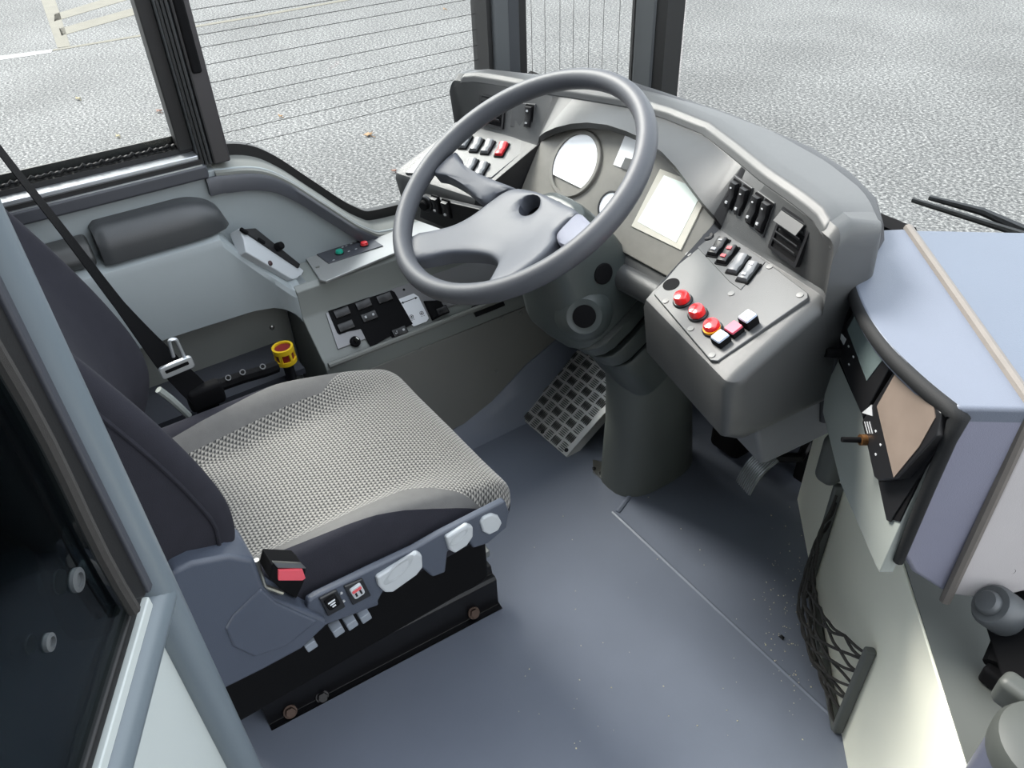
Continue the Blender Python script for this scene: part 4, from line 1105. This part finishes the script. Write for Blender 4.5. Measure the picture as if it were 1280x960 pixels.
for px, py in ((832, 376.5), (863.5, 411), (914, 367), (890, 444), (860.5, 318), (1000, 369), (962, 333.5)):
    u, v = LO.uv(px, py, b0); bm = nb(); lathe(bm, LO, [(.0050, b0-.001), (.0050, b0+.0012), (.0025, b0+.0016)], u, v, 16); part('screw', bm, 'screwgrey', t)
ka = LO.uv(897, 423, b0); kb = LO.uv(936, 393, b0); kan = math.atan2(kb[1]-ka[1], kb[0]-ka[0])
for px, py, m, lab, hh in ((900, 421, 'white', 'white key cap with symbol', .014), (917, 410, 'redmark', 'pinkish red key cap', .012), (934.5, 396, 'white', 'white key cap with a letter like mark', .018)):
    u, v = LO.uv(px, py, hh); g = LO.sub(u, v, 0, kan)
    bm = nb(); fprism(bm, g, rrect(0, 0, .021, .021, .002), b0, b0+hh-.003); o = part('key_button', bm, 'void', t, bev=.001)
    bm = nb(); fprism(bm, g, rrect(0, 0, .020, .019, .002), b0+hh-.003, b0+hh, .08); part('key_cap', bm, mat('key_white', (176, 186, 204), .35) if m == 'white' else mat('key_red', (196, 70, 92), .4), o, label=lab)
    if m == 'white':
        bm = nb(); ring_mesh(bm, [[g.p(*p, w) for p in c] for c, w in ((rrect(0, 0, .009, .006, .002), b0+hh), (rrect(0, 0, .009, .006, .002), b0+hh+.0006), (rrect(0, 0, .007, .004, .0015), b0+hh+.0006), (rrect(0, 0, .007, .004, .0015), b0+hh))], loop=True); part('symbol', bm, 'board', o)
# upper right panel
def vent(par, f, c, w, h, ang=0, tiltflap=True):
    u, v = c; g = f.sub(u, v, 0, ang)
    bm = nb(); a = rrect(0, 0, w, h, .003); b = rrect(0, 0, w-.010, h-.010, .002)
    ring_mesh(bm, [[g.p(*p, -.004) for p in a], [g.p(*p, .003) for p in a], [g.p(*p, .003) for p in b], [g.p(*p, -.002) for p in b]], loop=True); o = part('vent', bm, 'black', par)
    bm = nb(); fprism(bm, g, rrect(0, 0, w-.009, h-.009, .002), -.004, .0005); part('vent_back', bm, 'void', o)
    bm = nb()
    for i in range(5):
        vv = -h/2+.012+(h-.022)*i/4
        prism(bm, [g.p(-w/2+.006, vv, .000), g.p(w/2-.010, vv, .000), g.p(w/2-.010, vv+.006, .006), g.p(-w/2+.006, vv+.006, .006)], g.y*.0018)
    part('louvre', bm, mat('louvre_grey', (46, 47, 48), .5), o)
    if tiltflap:
        bm = nb(); prism(bm, [g.p(-w/2+.004, h/2-.006, .004), g.p(w/2-.012, h/2-.006, .004), g.p(w/2-.012, h/2-.022, .012), g.p(-w/2+.004, h/2-.022, .012)], g.z*.002+g.y*.001); part('flap', bm, mat('louvre_grey', (46, 47, 48), .5), o)
    return o
c1 = UP.uv(986, 296, .003); vent(t, UP, c1, .070, .066)
for pix in ([(918, 219), (940, 235), (926, 278), (904, 264)], [(946, 238), (968, 254), (953, 297), (931, 279)]):
    plate_px(UP, pix, -.003, .0022, 'rocker_carrier', mat('carrier_plastic', (58, 59, 60), .42), t, bev=.001)
for px, py in ((914, 244), (926, 252), (941, 262), (953, 270.5)):
    u, v = UP.uv(px, py, .006); rocker(t, UP, u, v, .0150, .044, wp=.002, mark=[(0, .012, .004, .002), (0, -.012, .005, .004)], amp=1.2)
# left pod
LO2, UP2 = pod_frames(-1)
plate_px(LO2, [(506, 216), (614, 222), (668, 178), (570, 152)], -.006, .002, 'switch_panel', 'plate', t, bev=.0015)
a0 = LO2.uv(588, 192, .002); a1 = LO2.uv(602, 168, .002); rang2 = math.atan2(a1[1]-a0[1], a1[0]-a0[0])-PI/2
for px, py, m, lab in ((595, 180, 'rockgrey', None), (609, 182.5, 'rockgrey', None), (626.5, 185.5, 'red', 'red rocker switch'), (581, 176, 'rockgrey', None), (588, 206, 'rockgrey', None), (601.5, 210.5, 'rockgrey', None)):
    u, v = LO2.uv(px, py, .008); rocker(t, LO2, u, v, .0165, .036, m=m, wp=.003, ang=rang2, label=lab, amp=1.2)
c1 = UP2.uv(614, 139, .003); vent(t, UP2, c1, .070, .064, tiltflap=False)
plate_px(UP2, [(640, 128), (669, 130), (665, 164), (637, 158)], -.003, .0022, 'rocker_carrier', mat('carrier_plastic', (70, 71, 72), .42), t, bev=.001)
u, v = UP2.uv(660, 146, .006); rocker(t, UP2, u, v, .0150, .042, wp=.002, mark=[(0, .012, .005, .004), (0, -.012, .005, .003)], amp=1.2)
# front face of left pod: round light switch and two rockers
FF = Fr((DX-.36, .728, .742), (1, .30, 0), (0, -.12, 1))
pl2 = plate_px(FF, [(527, 245), (600, 262), (590, 300), (524, 272)], -.01, .003, 'lower_switch_panel', 'black', t, bev=.002)
for px, py in ((544, 257), (557, 262)):
    u, v = FF.uv(px, py, .008); rocker(t, FF, u, v, .0155, .036, wp=.003, mark=[(0, -.010, .006, .004)], amp=1.2)
u, v = FF.uv(532, 255, .006); bm = nb(); ringo(bm, FF, u, v, .012, .019, .002, .009, 28); o = part('light_switch', bm, 'black', t)
bm = nb(); lathe(bm, FF, [(.011, .002), (.011, .016), (.008, .018)], u, v, 20); part('knob', bm, 'void', o)
# bolster below cluster and knee area
bm = nb(); tube(bm, [(-1.26, .865, .745), (-1.02, .862, .738), (-.78, .865, .745)], .026, 14); part('lower_bolster', bm, 'dash', t)
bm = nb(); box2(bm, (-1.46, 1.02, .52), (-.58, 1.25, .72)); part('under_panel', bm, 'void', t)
# right knee panel below the pod
bm = nb(); prism(bm, [(-.79, .86, .70), (-.555, .80, .70), (-.535, .99, .70), (-.60, 1.05, .70)], (0, .06, -.16)); part('knee_panel', bm, mat('knee_grey', (84, 86, 88), .5), t, bev=.01)
bm = nb(); tube(bm, smooth_path([at_y(1060, 330, .95), at_y(1050, 400, .95), at_y(1038, 470, .96), at_y(1031, 520, .99)], 5), .015, 12)
solo('edge_tube', bm, 'black', 'black upright padded tube between dashboard and monitor console', 'tube')

# =================================================================== MONITOR CONSOLE (right)
t = thing('monitor_console', 'blue grey hooded console with two small monitors right of the dashboard', 'monitor console', (-.40, 1.0, .5))
ZT = .87
front = smooth_path([at_z(*q, ZT) for q in [(1068, 288), (1062, 330), (1075, 378), (1105, 425), (1150, 470), (1199, 510)]], 5)
A = front[-1]; J = V((-.232, .868, ZT)); back = at_z(1135, 285, ZT)
bm = nb(); prism(bm, [p+V((0, 0, -.03)) for p in front] + [J+V((0, 0, -.03)), back+V((0, 0, -.03))], (0, 0, .03))
part('hood', bm, 'boxtop', t, bev=.006, seg=3)
bm = nb(); lp = [p+V((.003, .003, -.012)) for p in front] + [V((A.x+.001, A.y+.004, ZT-.05)), V((A.x+.001, A.y+.002, .74)), V((A.x+.002, A.y-.002, .605))]
tube(bm, lp, [.0115]*(len(lp)-3)+[.009, .008, .007], 10); part('hood_lip', bm, mat('lip_black', (26, 27, 28), .7, .1, 30, .3, 900, spec=.25), t, sharp=80)
K = V((.02, 1.10, ZT)); back2 = V((-.25, 1.46, ZT)); back3 = at_z(1280, 288, ZT)
bm = nb(); prism(bm, [back+V((.004, .004, -.02)), J+V((.004, .004, -.02)), V((-.185, .91, ZT-.02)), K+V((0, 0, -.02)), back2+V((0, 0, -.02)), back3+V((0, 0, -.02))], (0, 0, .018)); part('rear_lid', bm, 'boxtop2', t, bev=.006)
bm = nb(); tube(bm, [back, back.lerp(J, .5), J, V((J.x, J.y, ZT-.1)), V((J.x+.004, J.y-.006, .53))], .0075, 8); part('joint_strip', bm, 'joint', t)
# side face lavender
bm = nb(); pl = [(A, ZT-.012), (A, .62), (V((A.x+.018, A.y+.018, 0)), .58), (V((J.x, J.y, 0)), .535), (J, ZT-.012)]
prism(bm, [V((p.x, p.y, z)) for p, z in pl], V((-.03, .028, 0))); part('side_face', bm, mat('box_side_lavender', (116, 117, 132), .5, .06, 9, .35, 700), t, bev=.008, seg=3)
bm = nb(); prism(bm, [V((J.x+.003, J.y, ZT-.012)), V((J.x+.003, J.y, .535)), V((-.19, .905, .535)), V((-.165, .93, .56)), V((.02, 1.10, .60)), V((.02, 1.10, ZT-.012))], V((-.03, .03, 0))); bx = part('rear_side_face', bm, 'boxside', t, bev=.008, seg=3)
q = at_p(1263, 713, V((J.x, J.y, .7)), V((.69, -.72, 0)).normalized()); bm = nb(); lathe(bm, Fr(q, V((.72, .69, 0)), (0, 0, 1)), [(.006, -.002), (.006, .0015), (.003, .001)], n=14); part('screw', bm, 'void', bx)
# slanted board
BP = at_p(1108, 715, V((-.29, .785, .6)), V((.53, .85, 0)).normalized())
bx_ = V((.85, -.53, 0)).normalized()
tl = math.radians(6)
by_ = V((0, 0, 1))*math.cos(tl) + V((.53, .85, 0)).normalized()*math.sin(tl)
BF = Fr(BP, bx_, by_)
print('board', BP, BF.z, BF.uv(1098, 716), BF.uv(1050, 604), BF.uv(1068, 365), BF.uv(1185, 520))
bm = nb(); fprism(bm, BF, [BF.uv(*q) for q in [(1094, 707), (1050, 604), (1028, 515), (1034, 455), (1068, 365), (1185, 520), (1099, 716)]], -.02, 0); part('board', bm, 'board', t, bev=.002)
bm = nb(); fprism(bm, BF, [BF.uv(*q, .002) for q in [(1048, 452), (1060, 395), (1075, 372), (1188, 515), (1124, 652), (1110, 648), (1098, 601), (1078, 520)]], -.001, .002); part('black_tray', bm, 'void', t)
def monitor(px_body, px_scr, m, wz, label, kn, knm, tri=False):
    bm = nb(); fprism(bm, BF, [BF.uv(*q, wz) for q in px_body], .001, wz)
    o = part('monitor', bm, 'black', t, bev=.002, label=label)
    bm = nb(); fprism(bm, BF, [BF.uv(*q, wz) for q in px_scr], wz-.001, wz+.0012); part('screen', bm, m, o)
    u, v = BF.uv(*kn[0], wz); u2, v2 = BF.uv(*kn[1], wz+.03)
    bm = nb(); r = kn[2]; tube(bm, [BF.p(u, v, wz-.002), BF.p(u, v, wz+.008), BF.p(u, v, wz+kn[3])], [r, r, r*.9], 14); part('knob', bm, knm, o)
    if kn[3] > .03:
        bm = nb(); tube(bm, [BF.p(u, v, wz-.001), BF.p(u, v, wz+.008)], r*1.9, 14); part('nut', bm, mat('brass', (120, 84, 50), .4, metal=.7), o)
    bm = nb()
    for q in kn[4]:
        u, v = BF.uv(*q, wz); fprism(bm, BF, rrect(u, v, .004, .0025, .0008, 2), wz-.0005, wz+.0008)
    if tri:
        a = [BF.uv(*q, wz) for q in tri]; fprism(bm, BF, a, wz-.0005, wz+.0008)
        for k in range(3):
            b0_, b1_ = BF.uv(1081+k*3, 527, wz), BF.uv(1085+k*3, 542, wz); bar(bm, BF, b0_, b1_, .0012, wz-.0005, wz+.0008)
    part('marking_print', bm, 'mark', o)
    return o
monitor([(1047, 444), (1058, 402), (1073, 378), (1118, 448), (1078, 521), (1071, 506)], [(1060, 412), (1073, 388), (1106, 447), (1084, 476)], 'screen', .012, 'nearest the dashboard, small monitor with grey screen', ((1049, 441), (1044, 440), .008, .022, [(1061, 433), (1067, 446), (1061.5, 455.5)]), 'void', [(1052, 417), (1058, 424), (1055, 431), (1051, 424)])
monitor([(1077, 527), (1122, 456), (1176, 516), (1170, 545), (1122, 598), (1098, 601), (1092, 596)], [(1097, 508), (1124, 460), (1168, 508), (1170, 522), (1150, 558), (1118, 597)], 'screen2', .020, 'monitor with film covered brownish screen at the console corner', ((1082, 550), (1068, 545), .0042, .034, [(1095, 539), (1101, 556), (1095, 568)]), 'void', [(1078, 516), (1090, 506), (1091, 520)])
bm = nb(); fprism(bm, BF, [BF.uv(*q, .004) for q in [(1098, 603), (1120, 600), (1172, 548), (1172, 560), (1112, 652), (1108, 650)]], .001, .004); part('tray_edge', bm, 'black', t)

# =================================================================== RIGHT PARTITION
dv = V((.72, -.69, 0)).normalized(); pn = V((.69, .72, 0)).normalized()
PB = at_z(1051, 915, 0)
PF = Fr(PB, dv, (0, 0, 1))     # z axis of frame = dv x up
fz_ = PF.z
sgnf = 1 if fz_.dot(CAM-PB) > 0 else -1
bm = nb(); fprism(bm, PF, [(-.62, 0), (.55, 0), (.55, .458), (-.25, .458), (-.50, .42), (-.62, .33)], 0, -.02*sgnf)
struct('wall_right', bm, 'cream', 'cream laminate half height partition on the right', 'partition', bev=.002)
bm = nb(); prism(bm, [PF.p(-.25, .461, -.0035*sgnf), PF.p(.55, .461, -.0035*sgnf), PF.p(.55, .461, -.5*sgnf), PF.p(-.25, .461, -.5*sgnf)], (0, 0, -.0025))
struct('trim_9', bm, 'shelf', 'dark grey flat shelf behind the cream partition', 'shelf')
# dash support fairing at the foot of the console
bm = nb(); q = at_y(1044, 572, 1.16); rbox(bm, (q.x, q.y, q.z), (.05, .06, .12), .02, 5)
solo('console_support', bm, 'shelf', 'grey rounded support under the monitor console behind the pedal', 'support', loc=(q.x, q.y, q.z-.06))
# net pocket
t = thing('net_pocket', 'black string net pocket with grey frame on the cream partition', 'net pocket', PF.p(-.12, .1, 0))
def pp_(px, py, w): return PF.uv(px, py, w*sgnf)
W = .012
L0 = PF.uv(1048, 606, W*sgnf); L1 = PF.uv(1013, 772, W*sgnf); R0 = PF.uv(1087, 812, W*sgnf); R1_ = PF.uv(1052, 912, W*sgnf)
def fbar(a, b, w0=.016, nm='frame_bar', m='shelf'):
    bm = nb(); d = V((b[0]-a[0], b[1]-a[1])).normalized(); n = V((-d.y, d.x))*w0/2
    fprism(bm, PF, [(a[0]-n.x, a[1]-n.y), (b[0]-n.x, b[1]-n.y), (b[0]+n.x, b[1]+n.y), (a[0]+n.x, a[1]+n.y)], .001*sgnf, .020*sgnf); part(nm, bm, m, t, bev=.005, seg=3)
xl = (L0[0]+L1[0])/2; xr = (R0[0]+R1_[0])/2
fbar((L0[0], L0[1]), (L0[0], .02)); fbar((R0[0], R0[1]), (R0[0], .012)); fbar((L0[0], .012), (R0[0], .012))
bm = nb()
nx, nz = 8, 11
rnd = random.Random(5)
def netp(i, j):
    s = i/nx; r = j/nz
    topz = lerp(L0[1]-.02, R0[1]-.01, s) - .085*math.sin(s*PI)
    z = lerp(.022, topz, r)
    bulge = (.012 + .060*math.sin(s*PI)**.7*math.sin(min(1, r*1.0+.10)*PI*.72)) 
    return PF.p(lerp(L0[0]+.006, R0[0]-.006, s)+rnd.uniform(-.005, .005), z+rnd.uniform(-.006, .006), (bulge+rnd.uniform(-.004, .004))*sgnf)
grid = [[netp(i, j) for j in range(nz+1)] for i in range(nx+1)]
def cord(a, b):
    m = a.lerp(b, .5)+V((rnd.uniform(-.004, .004), rnd.uniform(-.004, .004), -.004)); tube(bm, smooth_path([a, m, b], 3), .0028, 6)
for i in range(nx):
    for j in range(nz):
        if (i+j) % 2 == 0: cord(grid[i][j], grid[i+1][j+1])
        else: cord(grid[i+1][j], grid[i][j+1])
for i in range(nx): cord(grid[i][nz], grid[i+1][nz]); cord(grid[i][0], grid[i+1][0])
nt_ = part('string_net', bm, 'net', t, sharp=180); nt_['kind'] = 'stuff'
# bracket, bolt and lower right stand
t = thing('console_bracket', 'black mounting bracket with round bolt under the console at right', 'bracket', (-.17, .85, .46))
q = at_z(1241, 757, .56); bx = V((-.5, -.6, .62)).normalized(); ff = Fr(q, V((0, 0, 1)).cross(bx), bx.cross(V((0, 0, 1)).cross(bx)))
bm = nb(); lathe(bm, ff, [(.030, -.03), (.030, .0), (.026, .006), (.017, .006), (.017, .012), (.014, .016), (.004, .017)], n=28); part('round_bolt', bm, 'pillar', t, sharp=40)
bm = nb(); ff2 = Fr(q-bx*.03, ff.x, ff.y); fprism(bm, ff2, [(-.02, -.03), (.14, -.05), (.14, .05), (.0, .03)], -.02, 0); part('plate', bm, 'void', t, bev=.004)
bm = nb(); q2 = at_z(1243, 832, .49); q1_ = at_z(1282, 740, .53)
tube(bm, [q2, q2.lerp(q1_, .5), q1_], .015, 8); part('arm', bm, 'void', t)
bm = nb(); rbox(bm, q2+V((.010, .0, -.012)), (.035, .035, .03), .006, 4); part('foot', bm, 'void', t)
pc_ = at_z(1312, 948, .56)
t = thing('grab_post', 'lavender post with grey rounded cap in the lower right corner', 'post', (pc_.x, pc_.y, .462))
bm = nb(); fz2 = Fr((pc_.x, pc_.y, 0), (1, 0, 0), (0, 1, 0))
lathe(bm, fz2, [(.060, .462), (.060, .55)], n=32); part('post', bm, 'lav', t)
bm = nb(); lathe(bm, fz2, [(.062, .548), (.063, .570), (.058, .582), (.045, .588), (.010, .59)], n=32)
part('cap', bm, mat('cap_grey', (62, 65, 62), .55), t)
bm = nb(); rbox(bm, at_z(1268, 868, .56), (.04, .03, .045), .010, 5); part('cap_lug', bm, mat('cap_grey', (62, 65, 62), .55), t)

# =================================================================== LEFT PARTITION (cab door)
PX, PY = -.62, -.028
t = thing('cab_door', 'grey tubular cab door with tinted glass and cream lower panel', 'cab door', (PX, PY, 0))
bm = nb(); tube(bm, [(PX, PY, .10), (PX, PY, .6), (PX, PY, 1.2), (PX, PY, 1.95)], .0215, 20); part('post', bm, 'tube', t)
jn = at_p(192, 752, V((PX, PY, 0)), V((0, 1, 0)))
dd = V((.87, -.49, 0)).normalized()
DF = Fr((PX, PY, 0), dd, (0, 0, 1))
zr = .80
ja = DF.uv(188, 760); jb = DF.uv(132, 960)
print('rail', ja, jb)
zr = ja[1]
bm = nb(); tube(bm, [DF.p(.0, zr), DF.p(.25, zr+(jb[1]-zr)/(jb[0])*.25 if jb[0] > .01 else zr), DF.p(.6, zr+(jb[1]-zr)/(jb[0])*.6)], .0215, 18); part('rail', bm, 'tube', t)
sl = (jb[1]-zr)/jb[0]
sg = 1 if DF.z.dot(CAM-DF.o) > 0 else -1
bm = nb(); fprism(bm, DF, [(.0, zr-.01), (.6, zr-.01+sl*.6), (.6, .12), (.0, .12)], -.004*sg, -.012*sg); part('lower_panel', bm, 'cream2', t)
bm = nb(); fprism(bm, DF, [(.030, zr+.032), (.6, zr+.032+sl*.6), (.6, zr+.018+sl*.6), (.030, zr+.018)], -.012*sg, .012*sg); part('glazing_bead', bm, 'cream2', t, bev=.002)
bm = nb(); fprism(bm, DF, [(.040, zr+.040), (.6, zr+.040+sl*.6), (.6, 1.9), (.040, 1.9)], -.003*sg, .003*sg); part('pane', bm, 'glassd', t)
bm = nb()
fprism(bm, DF, [(.030, zr+.03), (.052, zr+.05), (.052, 1.9), (.022, 1.9), (.022, zr+.03)], -.008*sg, .008*sg)
fprism(bm, DF, [(.030, zr+.034), (.6, zr+.034+sl*.6), (.6, zr+.046+sl*.6), (.044, zr+.046)], -.008*sg, .008*sg)
part('gasket', bm, 'rubber', t, bev=.003)
bm = nb(); tube(bm, [DF.p(.060+.003*math.sin(i*.9), zr+.05+i*.04, .012*sg) for i in range(25)], .006, 8); part('sealing_cord', bm, 'net', t)
bm = nb(); fprism(bm, DF, [(.010, zr+.03), (.026, zr+.03), (.026, 1.9), (.010, 1.9)], -.012*sg, .012*sg); part('post_flange', bm, 'trimdark', t, bev=.003)
for px, py, m in ((96, 725, 'pillar'), (61, 803, 'pillar')):
    u, v = DF.uv(px, py, .004*sg); bm = nb(); k_ = .010 if px > 80 else .007; lathe(bm, DF, [(k_, .002*sg), (k_, .006*sg), (k_*.6, .007*sg), (k_*.55, .004*sg)], u, v, 20); part('glass_bolt', bm, m, t)
# equipment cabinet behind the seat (seen through the tinted glass)
t = thing('rear_cabinet', 'dark equipment cabinet behind the seat seen through tinted glass', 'cabinet', (-1.2, -.55, 0))
bm = nb(); rbox(bm, (-1.2, -.75, .5), (.9, .6, 1.0), .02, 6); part('body', bm, mat('cabinet_dark', (34, 40, 44), .5), t)
bm = nb(); tube(bm, [(-1.0, -.43, .3), (-1.0, -.43, .9)], .012, 10); part('handle', bm, 'shelf', t)

bm = nb(); q = at_z(977, 797, .002); vs = [bm.verts.new(q+V(p)) for p in ((-.006, -.003, 0), (.006, -.004, .001), (.003, .006, 0), (-.004, .004, .003))]; face(bm, vs); tv = bm.verts.new(q+V((0, 0, .005)))
for k in range(4): face(bm, (vs[k], vs[(k+1) % 4], tv))
solo('debris_chip', bm, 'black', 'small black chip lying among the crumbs on the floor', 'debris', loc=q)
# crumbs on the floor beside the net
bm = nb(); rnd = random.Random(3)
for i in range(170):
    px, py = rnd.gauss(985, 22), rnd.gauss(770, 60)
    if rnd.random() < .25: px, py = rnd.uniform(640, 1000), rnd.uniform(620, 940)
    if px > 1020: continue
    q = at_z(px, py, .001); r = rnd.uniform(.0008, .0022)
    vs = [bm.verts.new(q+V((r*math.cos(a)*rnd.uniform(.6, 1.2), r*math.sin(a)*rnd.uniform(.6, 1.2), 0))) for a in (0, 1.6, 3.1, 4.7)]
    tv = bm.verts.new(q+V((0, 0, r)))
    for k in range(4): face(bm, (vs[k], vs[(k+1) % 4], tv))
solo('crumbs', bm, 'crumb', 'scattered pale crumbs on the floor beside the net pocket', 'crumbs', kind='stuff')

# =================================================================== LIGHT
w = bpy.data.worlds.new('World'); SC.world = w; w.use_nodes = True
nt = w.node_tree; nt.nodes.clear()
wo = nt.nodes.new('ShaderNodeOutputWorld'); bg = nt.nodes.new('ShaderNodeBackground')
tc = nt.nodes.new('ShaderNodeTexCoord'); sx = nt.nodes.new('ShaderNodeSeparateXYZ'); nt.links.new(tc.outputs['Generated'], sx.inputs[0])
cr = nt.nodes.new('ShaderNodeValToRGB'); e = cr.color_ramp.elements
e[0].position = .0; e[0].color = (.97, .98, 1.0, 1); e[1].position = .7; e[1].color = (.84, .91, 1.0, 1)
nt.links.new(sx.outputs[2], cr.inputs[0]); nt.links.new(cr.outputs[0], bg.inputs[0]); bg.inputs[1].default_value = 3.3
nt.links.new(bg.outputs[0], wo.inputs[0])
sl_ = bpy.data.lights.new('sun', 'SUN'); sl_.energy = 11; sl_.angle = math.radians(24); sl_.color = (1, .95, .88)
so = bpy.data.objects.new('sun', sl_); COL.objects.link(so)
so.rotation_euler = V((-.72, -.17, .74)).to_track_quat('Z', 'Y').to_euler()

# =================================================================== CAMERA
cd = bpy.data.cameras.new('camera'); co = bpy.data.objects.new('camera', cd); COL.objects.link(co)
cd.sensor_fit = 'HORIZONTAL'; cd.sensor_width = 36; cd.lens = 36*FP/1280; cd.clip_start = .02; cd.clip_end = 200
m3 = Matrix((Rt, Fw, -Dn))          # world = m3 @ cam(x right, y down, z fwd)
cx_, cy_, cz_ = m3 @ V((1, 0, 0)), m3 @ V((0, -1, 0)), m3 @ V((0, 0, -1))
co.matrix_world = Matrix(((cx_.x, cy_.x, cz_.x, CAM.x), (cx_.y, cy_.y, cz_.y, CAM.y), (cx_.z, cy_.z, cz_.z, CAM.z), (0, 0, 0, 1)))
SC.camera = co
vs_ = SC.view_settings; vs_.view_transform = 'Standard'; vs_.look = 'None'; vs_.gamma = 1; vs_.use_curve_mapping = False; vs_.exposure = 0
